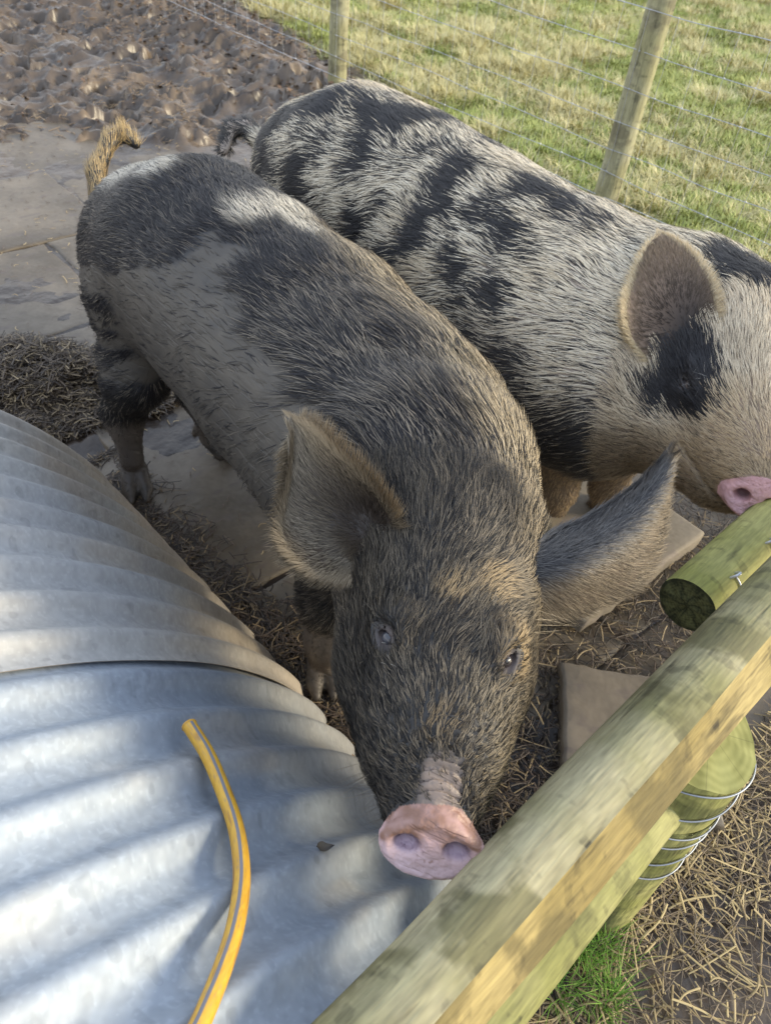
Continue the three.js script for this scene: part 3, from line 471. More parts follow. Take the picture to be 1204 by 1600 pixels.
  const addHair = (p, n, t, len, w, c, lift, bend, tipc, clump) => {
    const layer = 0.0008 + 0.0035 * R() * Math.min(1, len / 0.03); const side = V().crossVectors(t, n).normalize(); const wj = side.multiplyScalar(Math.cos(0.6)).addScaledVector(n, (R() - 0.5) * 0.7).normalize(); const o = HP.length / 3;
    for (let k = 0; k < 3; k++) {
      const u = k / 2, q = p.clone().addScaledVector(n, k === 0 ? -0.0015 : layer + len * (lift * u - bend * u * u)).addScaledVector(t, len * u);
      if (clump) { q.x += clump.x * u * u; q.y += clump.y * u * u; q.z += clump.z * u * u; }
      const ww = w * (k === 0 ? 1 : k === 1 ? 0.85 : 0) * 0.5; const cc = k === 2 ? tipc : k === 1 ? [(c[0] + tipc[0]) / 2, (c[1] + tipc[1]) / 2, (c[2] + tipc[2]) / 2] : c;
      for (const s of k === 2 ? [0] : [-1, 1]) { HP.push(q.x + wj.x * ww * s, q.y + wj.y * ww * s, q.z + wj.z * ww * s); const nx = n.x + wj.x * s * 0.7, ny = n.y + wj.y * s * 0.7, nz = n.z + wj.z * s * 0.7, l = Math.hypot(nx, ny, nz); HN.push(nx / l, ny / l, nz / l); HC.push(...cc); }
    }
    HI.push(o, o + 1, o + 2, o + 1, o + 3, o + 2, o + 2, o + 3, o + 4);
  };
  const F = V(...spec.F);
  const scatter = (S, count) => {
    const tri = S.idx.length / 3, cum = new Float64Array(tri); let acc = 0; const P = S.pos, A = V(), B = V();
    for (let i = 0; i < tri; i++) { const a = S.idx[i * 3] * 3, q = S.idx[i * 3 + 1] * 3, c = S.idx[i * 3 + 2] * 3; A.set(P[q] - P[a], P[q + 1] - P[a + 1], P[q + 2] - P[a + 2]); B.set(P[c] - P[a], P[c + 1] - P[a + 1], P[c + 2] - P[a + 2]); acc += A.cross(B).length(); cum[i] = acc; }
    for (let k = 0; k < count; k++) {
      const r = R() * acc; let lo = 0, hi = tri - 1; while (lo < hi) { const m = (lo + hi) >> 1; if (cum[m] < r) lo = m + 1; else hi = m; }
      let u = R(), v = R(); if (u + v > 1) { u = 1 - u; v = 1 - v; } const ia = S.idx[lo * 3] * 3, ib = S.idx[lo * 3 + 1] * 3, ic = S.idx[lo * 3 + 2] * 3, w = 1 - u - v;
      const p = V(w * P[ia] + u * P[ib] + v * P[ic], w * P[ia + 1] + u * P[ib + 1] + v * P[ic + 1], w * P[ia + 2] + u * P[ib + 2] + v * P[ic + 2]), N = S.nor; const n = V(w * N[ia] + u * N[ib] + v * N[ic], w * N[ia + 1] + u * N[ib + 1] + v * N[ic + 1], w * N[ia + 2] + u * N[ib + 2] + v * N[ic + 2]).normalize();
      const h = hs(p.x, p.y, p.z), L = loc(p.x, p.y, p.z);
      const inf = { hs: h, loc: L, rnd: R(), rnd2: R() }; const q = spec.color([p.x, p.y, p.z], [n.x, n.y, n.z], inf);
      if (R() > q.density) continue;
      if (eyes.some((e) => e.p.distanceTo(p) < (spec.eyeBare || 0.017))) continue; const eyeD = Math.min(...eyes.map((e) => e.p.distanceTo(p)));
      // lie of the coat: towards the tail on the body, up the face on the head, down on the legs
      const hw = sst(-0.06, 0.10, h), leg = sst(0.36, 0.26, p.y) * (1 - hw);
      const d = F.clone().multiplyScalar(-(1 - hw)).addScaledVector(fw, -hw * 1.0); d.y -= (1 - hw) * (q.fall || 0.55) * (1 - Math.max(0, n.y)) + leg * 1.6;
      if (q.dir) d.add(q.dir);
      if (hw > 0.3) d.addScaledVector(rt, 1.1 * hw * ((p.x - sc.x) * rt.x + (p.y - sc.y) * rt.y + (p.z - sc.z) * rt.z) / 0.14 * 0.5);
      const a1 = (q.swirl || 0.5) * (noise(p.x * 11, p.y * 11, p.z * 11 + spec.seed) + 0.5 * noise(p.x * 34, p.y * 34, p.z * 34)) + (R() - 0.5) * 0.32;
      d.addScaledVector(n, -d.dot(n)).normalize(); const sd = V().crossVectors(n, d); const t = d.multiplyScalar(Math.cos(a1)).addScaledVector(sd, Math.sin(a1));
      const len = q.len * (0.65 + 0.7 * R()) * lerp(0.3, 1, sst(0.016, 0.042, eyeD));
      // wet coats bunch together towards the tip
      const cs = q.clump || 0.012, gx = Math.floor(p.x / cs), gy = Math.floor(p.y / cs), gz = Math.floor(p.z / cs), cx = (gx + 0.2 + 0.6 * h3(gx, gy, gz + 1)) * cs - p.x, cy = (gy + 0.2 + 0.6 * h3(gx, gy, gz + 2)) * cs - p.y, cz = (gz + 0.2 + 0.6 * h3(gx, gy, gz + 3)) * cs - p.z, cn = cx * n.x + cy * n.y + cz * n.z, ck = q.bunch || 0;
      addHair(p, n, t, len, q.w, q.c, q.lift, q.bend, q.tip || q.c, { x: (cx - n.x * cn) * ck, y: (cy - n.y * cn) * ck, z: (cz - n.z * cn) * ck });
    }
  };
  scatter(body, spec.nBody); scatter(head, spec.nHead); scatter(nose, Math.round(spec.nHead * 0.22));
  for (const E of spec.ears) for (let k = 0; k < E.n; k++) {
    const rim = R() < 0.35, u = Math.pow(R(), 0.9), v = rim ? (R() < 0.5 ? 0.05 * R() : 1 - 0.05 * R()) : R(), side = R() < (E.front || 0.6) ? 1 : -1;
    const p = V(...E.s.at(u, v, side)), n = E.s.nrm(u, v).multiplyScalar(side); const e = 0.03, a = bez(E.ctrl, clamp(u - e), v), q = bez(E.ctrl, clamp(u + e), v), c = bez(E.ctrl, u, clamp(v - e)), d = bez(E.ctrl, u, clamp(v + e));
    const tu = V(q[0] - a[0], q[1] - a[1], q[2] - a[2]).normalize(), tv = V(d[0] - c[0], d[1] - c[1], d[2] - c[2]).normalize();
    const out = v - 0.42; const fan = E.fan && side > 0; const t = fan ? tu.clone().multiplyScalar((u - 0.12) * 1.3).addScaledVector(tv, (v - 0.45) * 1.1).addScaledVector(tu, (R() - 0.5) * 0.12).addScaledVector(tv, (R() - 0.5) * 0.12).normalize() : tu.clone().multiplyScalar(E.flowU).addScaledVector(tv, E.flowV * Math.sign(out) * Math.min(1, Math.abs(out) * 3) + (R() - 0.5) * 0.5 + (E.bias || 0)).normalize();
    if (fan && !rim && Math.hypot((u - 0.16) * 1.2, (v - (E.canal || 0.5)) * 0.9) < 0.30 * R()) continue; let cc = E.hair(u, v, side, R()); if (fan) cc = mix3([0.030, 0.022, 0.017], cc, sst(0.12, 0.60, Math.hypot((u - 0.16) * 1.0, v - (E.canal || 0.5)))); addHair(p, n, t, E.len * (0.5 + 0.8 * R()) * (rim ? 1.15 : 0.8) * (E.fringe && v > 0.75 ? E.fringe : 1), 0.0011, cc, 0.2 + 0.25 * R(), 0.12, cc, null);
  }
  // a few stiff whiskers
  for (const w of spec.whiskers || []) for (let k = 0; k < w.n; k++) { const p = V(...w.p).add(V(R() - 0.5, R() - 0.5, R() - 0.5).multiplyScalar(w.s)); const g = gradN(f, p.x, p.y, p.z), dd = f(p.x, p.y, p.z); p.x -= g[0] * dd; p.y -= g[1] * dd; p.z -= g[2] * dd; const n = V(...g), t = V(...w.d).add(V(R() - 0.5, R() - 0.5, R() - 0.5).multiplyScalar(0.9)).addScaledVector(n, 0.3).normalize(); addHair(p, n, t, w.len * (0.5 + R()), 0.0005, w.c, 0.5, 0.35, w.c, null); }
  const hair = mesh('hair_coat', geom(new Float32Array(HP), new Uint32Array(HI), { nor: new Float32Array(HN), col: new Float32Array(HC) }), furMat, root, { kind: 'stuff' });
  console.log(spec.label, 'skin tris', geos.reduce((s, g) => s + g.index.count / 3, 0), 'hair tris', HI.length / 3);
  return root;
}
const mudBump = tex(1024, 1024, (u, v) => 0.5 + 0.4 * pfbm(u, v, 5, 26, 4, 301) + 0.18 * pfbm(u, v, 22, 22, 3, 305) - 0.35 * sst(0.18, 0.4, pfbm(u, v, 9, 60, 3, 309)));
const inBlob = (p, L, sharp = 0.45, nz = 0.35) => { let m = 0; const w = -0.12 + nz * fbm(p[0] * 14, p[1] * 14, p[2] * 14, 3); for (const [x, y, z, r] of L) { const d = Math.hypot(p[0] - x, p[1] - y, p[2] - z) / r / (L.grow || 1) + w; const k = sst(1 + sharp * 0.5, 1 - sharp * 0.5, d); if (k > m) m = k; } return m; };

// the muddy pig in front
const chain = (pts, k) => ({ pts, k });
function foot(P, dir, r = 0.021) {                                   // two cloven toes from the pastern P towards dir
  const l = Math.hypot(dir[0], dir[1]), d = [dir[0] / l, dir[1] / l], s = [-d[1], d[0]], o = [];
  for (const k of [-1, 1]) o.push(chain([[P[0] + s[0] * 0.014 * k, 0.066, P[2] + s[1] * 0.014 * k, 0.026], [P[0] + d[0] * 0.05 + s[0] * 0.023 * k, 0.024, P[2] + d[1] * 0.05 + s[1] * 0.023 * k, r], [P[0] + d[0] * 0.082 + s[0] * 0.02 * k, 0.013, P[2] + d[1] * 0.082 + s[1] * 0.02 * k, 0.010]], 0.008));
  for (const k of [-1, 1]) o.push(chain([[P[0] - d[0] * 0.028 + s[0] * 0.02 * k, 0.095, P[2] - d[1] * 0.028 + s[1] * 0.02 * k, 0.015], [P[0] - d[0] * 0.045 + s[0] * 0.026 * k, 0.062, P[2] - d[1] * 0.045 + s[1] * 0.026 * k, 0.007]], 0.01));
  return o;
}
const earA = [[[0.022,0.829,-0.79],[0.004,0.786,-0.80],[-0.002,0.748,-0.813],[-0.015,0.737,-0.803],[-0.025,0.746,-0.783]],[[0.002,0.868,-0.80],[-0.014,0.815,-0.828],[-0.021,0.758,-0.837],[-0.044,0.749,-0.801],[-0.062,0.758,-0.74]],[[-0.036,0.885,-0.838],[-0.047,0.834,-0.853],[-0.077,0.778,-0.855],[-0.099,0.766,-0.803],[-0.113,0.777,-0.73]],[[-0.088,0.896,-0.884],[-0.109,0.849,-0.895],[-0.129,0.802,-0.878],[-0.144,0.787,-0.836],[-0.152,0.796,-0.775]],[[-0.127,0.886,-0.93],[-0.135,0.866,-0.925],[-0.146,0.843,-0.917],[-0.154,0.827,-0.902],[-0.157,0.825,-0.873]],[[-0.152,0.878,-0.951],[-0.153,0.876,-0.949],[-0.155,0.873,-0.946],[-0.156,0.87,-0.943],[-0.158,0.866,-0.939]]];
const earB = [[[0.195,0.785,-0.823],[0.20,0.785,-0.80],[0.205,0.776,-0.78],[0.212,0.75,-0.768],[0.215,0.712,-0.765]],[[0.266,0.792,-0.869],[0.265,0.809,-0.816],[0.27,0.81,-0.782],[0.28,0.779,-0.773],[0.297,0.713,-0.78]],[[0.318,0.79,-0.908],[0.312,0.814,-0.848],[0.314,0.818,-0.81],[0.327,0.785,-0.8],[0.35,0.715,-0.809]],[[0.38,0.809,-0.954],[0.371,0.83,-0.905],[0.371,0.828,-0.862],[0.384,0.795,-0.848],[0.408,0.735,-0.845]],[[0.422,0.841,-0.984],[0.414,0.852,-0.953],[0.413,0.848,-0.922],[0.422,0.822,-0.912],[0.436,0.782,-0.908]],[[0.446,0.864,-1.006],[0.443,0.868,-0.996],[0.44,0.872,-0.986],[0.439,0.869,-0.984],[0.442,0.86,-0.989]]];
const earC = [[[0.67,0.766,-1.576],[0.656,0.732,-1.586],[0.641,0.698,-1.597],[0.613,0.685,-1.584],[0.58,0.686,-1.571]],[[0.671,0.818,-1.597],[0.664,0.781,-1.633],[0.64,0.731,-1.656],[0.571,0.714,-1.612],[0.511,0.736,-1.576]],[[0.661,0.853,-1.659],[0.649,0.822,-1.686],[0.618,0.778,-1.701],[0.548,0.766,-1.661],[0.483,0.786,-1.61]],[[0.637,0.871,-1.733],[0.624,0.85,-1.741],[0.604,0.819,-1.754],[0.553,0.811,-1.732],[0.504,0.826,-1.69]],[[0.599,0.88,-1.784],[0.589,0.868,-1.787],[0.58,0.85,-1.798],[0.557,0.845,-1.779],[0.536,0.855,-1.761]],[[0.57,0.881,-1.813],[0.569,0.876,-1.816],[0.567,0.872,-1.819],[0.565,0.869,-1.817],[0.559,0.871,-1.804]]];

const BLACK = [0.020, 0.020, 0.024], MUD = [0.068, 0.058, 0.046], TAN = [0.40, 0.29, 0.15], WHITE = [0.66, 0.60, 0.49], PINK = [0.60, 0.33, 0.32];
{
  const F = [0.7146, 0, 0.6996], S = [0.6996, 0, -0.7146], P0 = [-0.652, 0, -1.80];
  const light = [[-0.70, 0.862, -1.90, 0.075], [-0.60, 0.90, -1.80, 0.05], [-0.349, 0.899, -1.614, 0.055], [-0.287, 0.889, -1.656, 0.06], [-0.24, 0.88, -1.60, 0.045]];
  const tanSpots = [[0.098, 0.823, -0.69, 0.022], [0.152, 0.824, -0.714, 0.03], [0.183, 0.78, -0.64, 0.035], [0.105, 0.73, -0.54, 0.03]];
  makePig({
    label: 'dark mud-coated pig in front, pink snout raised at the rail', seed: 11, F, S,
    box: [[-1.05, -0.02, -2.4], [0.4, 1.0, -0.75]],
    chains: [
      chain([[-0.6605, 0.64, -1.9343, 0.22], [-0.5319, 0.675, -1.8083, 0.236], [-0.3782, 0.66, -1.6509, 0.246], [-0.2065, 0.635, -1.4688, 0.255], [-0.0559, 0.635, -1.2654, 0.245], [0.0268, 0.655, -1.1354, 0.215], [0.058, 0.71, -1.02, 0.178], [0.1, 0.722, -0.88, 0.146]], 0.08),
      chain([[0.1, 0.725, -0.87, 0.143], [0.103, 0.712, -0.76, 0.125], [0.104, 0.696, -0.66, 0.104], [0.103, 0.674, -0.57, 0.082], [0.103, 0.660, -0.475, 0.062]], 0.06),
      chain([[0.035, 0.63, -0.86, 0.10], [0.052, 0.625, -0.70, 0.082], [0.078, 0.625, -0.57, 0.062]], 0.06), chain([[0.168, 0.63, -0.86, 0.10], [0.150, 0.62, -0.70, 0.08], [0.128, 0.615, -0.57, 0.06]], 0.06),
      chain([[-0.69, 0.56, -1.80, 0.15], [-0.715, 0.38, -1.72, 0.075], [-0.775, 0.24, -1.735, 0.045], [-0.7569, 0.10, -1.6928, 0.034]], 0.07), ...foot([-0.755, 0.05, -1.69], [0.3, 0.7]),
      chain([[-0.5321, 0.56, -1.9629, 0.14], [-0.558, 0.37, -1.885, 0.072], [-0.598, 0.24, -1.875, 0.045], [-0.580, 0.10, -1.885, 0.034]], 0.07), ...foot([-0.578, 0.05, -1.89], [0.7, 0.2]),
      chain([[-0.0795, 0.48, -1.1555, 0.13], [-0.1003, 0.28, -1.1199, 0.062], [-0.1036, 0.14, -1.1022, 0.040], [-0.1071, 0.07, -1.0986, 0.036]], 0.06), ...foot([-0.107, 0.05, -1.105], [0.15, 0.8]),
      chain([[0.0389, 0.48, -1.3335, 0.13], [0.0565, 0.28, -1.3373, 0.062], [0.0637, 0.14, -1.3303, 0.040], [0.0708, 0.07, -1.3233, 0.036]], 0.06), ...foot([0.07, 0.05, -1.325], [0.5, 0.8]),
      chain([[-0.86, 0.66, -2.02, 0.03], [-0.907, 0.749, -2.139, 0.022], [-0.887, 0.806, -2.221, 0.018], [-0.857, 0.821, -2.249, 0.016], [-0.826, 0.797, -2.254, 0.015]], 0.02),
    ],
    head: { up: [0, 1, 0], fw: [0, -0.22, 0.975], snout: [0.104, 0.671, -0.419], snoutDir: [-0.06, 0.40, 0.92], cut: [0.10, 0.72, -0.93], c: [0.1, 0.7, -0.7], box: [[-0.16, 0.44, -1.03], [0.36, 0.93, -0.36]] },
    eyes: [{ p: [0.029, 0.774, -0.644], out: [-0.45, 0.72, 0.55] }, { p: [0.177, 0.770, -0.632], out: [0.45, 0.72, 0.55] }],
    eyeColor: [[0.045, 0.045, 0.055], [0.03, 0.022, 0.022]], look: [[0.3, 0.5, 0.2], [0.2, 0.8, 0.6]],
    bump: mudBump, bumpScale: 0.0026, skinRough: 0.52, nBody: 135000, nHead: 62000,
    color: (p, n, q) => {
      const dx = p[0] - P0[0], dz = p[2] - P0[2], s = dx * F[0] + dz * F[2], lat = n[0] * S[0] + n[2] * S[2], hd = sst(-0.06, 0.10, q.hs);
      const f = fbm(p[0] * 8, p[1] * 8, p[2] * 8 + 3, 3), g = noise(p[0] * 45, p[1] * 45, p[2] * 45);
      const r = { w: 0.0017, lift: 0.22, bend: 0.13, clump: 0.017, bunch: 0.9, density: 1, len: 0.034, swirl: 0.55 };
      const [a, b, c] = q.loc;
      const disc = Math.hypot(a / (0.065 * (1 - 0.22 * sst(0.004, 0.045, b))), b / (b > 0 ? 0.043 : 0.049));
      if (c > -0.013 && disc < 1.2 && q.hs > 0.3) {                     // the bare snout
        let k = mix3([0.54, 0.345, 0.325], [0.62, 0.465, 0.49], clamp(0.4 - b * 12 + g * 0.2)); const sp = noise(p[0] * 160, p[1] * 160, p[2] * 160), sp2 = noise(p[0] * 330, p[1] * 330, p[2] * 330), mid = noise(p[0] * 75, p[1] * 75, p[2] * 75); const dirt = clamp(sst(0.001, 0.016, b + 0.010 * mid - 0.008 * sst(0.018, 0.0, Math.abs(a))) * (0.88 + 0.3 * mid + 0.2 * sp) * (1 - 0.45 * sst(0.022, 0.006, Math.hypot(a - 0.004, b - 0.020))) + 0.8 * sst(0.05, 0.5, sp + 0.5 * sp2 - 0.3) * sst(0.026, 0.004, Math.hypot(a - 0.004, (b + 0.022) * 1.2)));
        k = mix3(k, [0.20, 0.098, 0.056], 0.88 * clamp(dirt)); for (const sg of [-1, 1]) k = mix3(k, mix3([0.36, 0.27, 0.35], [0.07, 0.048, 0.07], sst(-0.008, 0.006, b)), 0.85 * sst(1.2, 0.7, Math.hypot((a - sg * 0.031) / 0.018, (b - 0.001) / 0.0145)));
        r.c = k; r.density = 0.003; r.len = 0.005; return r;
      }
      const bridge = sst(0.032, 0.018, Math.abs(a + 0.008 * f)) * sst(-0.048, -0.026, c + 0.012 * f) * sst(0.0, 0.02, b) * (q.hs > 0.2 ? 1 : 0);
      const nearEye = Math.min(Math.hypot(p[0] - 0.029, p[1] - 0.780, p[2] + 0.640), Math.hypot(p[0] - 0.179, p[1] - 0.776, p[2] + 0.628));
      // wet mud sheets over the near flank and the ham
      const flow = noise(s * 6 + p[1] * 5, p[1] * 34 - s * 16, 2.5) + 0.5 * noise(s * 13 + p[1] * 9, p[1] * 80 - s * 30, 7.5);
      const mud0 = hd > 0.5 ? 0 : sst(0.30, -0.20, lat + 0.22 * f) * sst(0.36, 0.46, p[1] + 0.08 * f + 0.1 * sst(0.25, 0.45, s)) * sst(0.93, 0.77, p[1] + 0.10 * f + 0.10 * sst(0.4, 0.0, s)) * lerp(0.46, 1, sst(0.04, 0.24, s)) * lerp(1, 0.8, sst(0.55, 0.85, s));
      const mud = sst(0.36, 0.52, mud0 + 0.30 * flow * (1 - 0.35 * mud0));
      const wh = inBlob(p, light, 0.9, 0.6);
      if (q.skin) { let k = mix3([0.016, 0.016, 0.018], MUD, Math.max(mud * (0.9 + 0.25 * g + 0.2 * flow), 0.22 * hd, 0.05 + 0.15 * sst(0, 0.4, f))); k = mix3(k, WHITE, 0.5 * wh); if (p[1] < 0.40 && !hd) k = mix3(k, [0.018, 0.017, 0.017], 0.9); if (p[1] < 0.26 && !hd) k = p[1] < 0.055 ? mix3([0.035, 0.030, 0.026], [0.085, 0.068, 0.052], clamp(0.5 + g)) : mix3([0.045, 0.036, 0.030], [0.115, 0.092, 0.072], clamp(0.5 + f)); k = mix3(k, [0.27, 0.205, 0.165], 0.9 * bridge * (0.8 + 0.2 * g)); if (hd > 0.5) k = mix3(k, [0.115, 0.09, 0.085], 0.8 * sst(0.03, 0.012, nearEye)); r.c = k; return r; }
      const x = q.rnd; const dk = sst(0.74, 0.88, p[1] + 0.05 * f) * sst(0.75, 0.4, s); const lock = noise(p[0] * 60, p[1] * 60, p[2] * 60) + 0.6 * noise(p[0] * 21, p[1] * 21, p[2] * 21 + 4); let k = x < lerp(0.80, 0.60, sst(0.45, 0.75, s)) + 0.36 * lock ? [0.012, 0.012, 0.016] : mix3(BLACK, [0.235, 0.20, 0.155], (0.25 + 0.8 * q.rnd2) * lerp(0.95, 0.55, dk));
      k = mix3(k, MUD, 0.85 * mud * (q.rnd2 > 0.5 ? 1 : 0));
      const mane = sst(0.30, 0.62, s + 0.12 * f) * sst(0.36, 0.0, q.hs) * sst(0.10, 0.50, lat + 0.15 * f); k = mix3(k, [0.56, 0.455, 0.30], mane * (x > 0.36 ? 0.85 : 0));
      k = mix3(k, WHITE, wh * (x > 0.18 ? 1 : 0.15));
      r.len = lerp(0.042, 0.070, sst(0.4, 0.75, s)); r.clump = lerp(0.017, 0.022, sst(0.4, 0.75, s)); r.fall = lerp(0.5, 1.3, sst(0.35, 0.8, s)); r.swirl = 0.42; r.density = lerp(1, 0.07, mud); r.lift = lerp(0.2, 0.06, mud); 
      if (p[1] < 0.40 && !hd) { const lo = sst(0.27, 0.21, p[1] + 0.05 * f); r.len = lerp(0.034, 0.012, lo); r.density = lerp(1, 0.15, lo); r.lift = 0.14; k = mix3(x < 0.75 ? [0.012, 0.012, 0.014] : k, MUD, 0.7 * lo); }
      const tailHair = s < -0.27 && p[1] > 0.68; if (tailHair) { r.dir = V(-0.1, 2.4, -1.1); k = mix3([0.42, 0.28, 0.12], [0.60, 0.46, 0.25], q.rnd2); r.len = 0.04; r.density = 0.8; r.w = 0.0011; r.lift = 0.03; r.bend = 0.03; r.bunch = 0; r.swirl = 0.1; }
      if (hd > 0.2) {
        const muz = sst(0.24, 0.45, q.hs), top = sst(0.16, 0.02, q.hs); r.len = lerp(lerp(0.026, 0.044, top), 0.013, muz); r.w = 0.0012; r.clump = 0.013; r.bunch = 0.9; r.swirl = 0.85; r.lift = 0.24; r.bend = 0.14; r.density = lerp(1, 0.9, muz);
        k = x < 0.44 + 0.40 * lock ? [0.014, 0.013, 0.013] : mix3([0.04, 0.035, 0.028], [0.19, 0.155, 0.112], q.rnd2 * (0.5 + 0.8 * sst(-0.3, 0.3, f)));
        k = mix3(k, [0.42, 0.30, 0.16], 0.75 * inBlob(p, tanSpots, 0.9, 0.5) * (x > 0.25 ? 1 : 0));
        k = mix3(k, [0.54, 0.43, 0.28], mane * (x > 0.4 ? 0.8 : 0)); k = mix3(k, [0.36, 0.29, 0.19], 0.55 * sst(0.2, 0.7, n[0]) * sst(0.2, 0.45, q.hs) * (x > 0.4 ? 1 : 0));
        r.density *= 1 - 0.92 * sst(0.15, 0.7, bridge); if (nearEye < 0.03) { r.len = 0.01; r.density = 0.6; }
      }
      r.c = k; r.tip = mix3(k, MUD, 0.25); return r;
    },
    ears: [
      { ctrl: earA, push: [-0.25, 0.75, 0.6], sign: 1, fan: 1, canal: 0.32, fringe: 0.95, flat: 0.3, pull: 0.09, thick: 0.005, n: 16000, front: 0.72, len: 0.026, flowU: 0.55, flowV: 1.0,
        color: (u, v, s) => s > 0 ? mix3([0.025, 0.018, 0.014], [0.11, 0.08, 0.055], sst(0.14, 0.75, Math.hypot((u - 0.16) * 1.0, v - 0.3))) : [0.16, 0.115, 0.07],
        hair: (u, v, s, r) => mix3(mix3([0.09, 0.075, 0.058], [0.30, 0.25, 0.18], r), [0.37, 0.28, 0.17], 0.65 * Math.max(sst(0.3, 0.0, v), sst(0.75, 1, v) * 0.6)) },
      { ctrl: earB, push: [0.7, 0.6, 0.3], sign: -1, thick: 0.003, n: 12000, front: 0.75, len: 0.026, flowU: 1.0, flowV: 0.4, bias: 0.45,
        color: (u, v, s) => mix3([0.04, 0.038, 0.04], [0.12, 0.09, 0.065], sst(0.45, 0.75, v)),
        hair: (u, v, s, r) => mix3(mix3([0.03, 0.03, 0.035], [0.13, 0.125, 0.12], r), mix3([0.08, 0.065, 0.05], [0.25, 0.20, 0.14], r), Math.max(sst(0.48, 0.7, v), sst(0.86, 1, u))) }],
    whiskers: [{ p: [0.03, 0.75, -0.63], s: 0.04, n: 9, d: [0.3, 0.5, 0.8], len: 0.05, c: [0.45, 0.42, 0.37] }, { p: [0.03, 0.63, -0.50], s: 0.09, n: 40, d: [-0.8, 0.0, 0.5], len: 0.035, c: [0.35, 0.31, 0.25] }, { p: [0.175, 0.63, -0.50], s: 0.09, n: 34, d: [0.9, 0.1, 0.4], len: 0.035, c: [0.38, 0.33, 0.25] }, { p: [0.235, 0.74, -0.72], s: 0.05, n: 22, d: [1, 0.3, 0.2], len: 0.05, c: [0.45, 0.38, 0.28] }],
  });
}

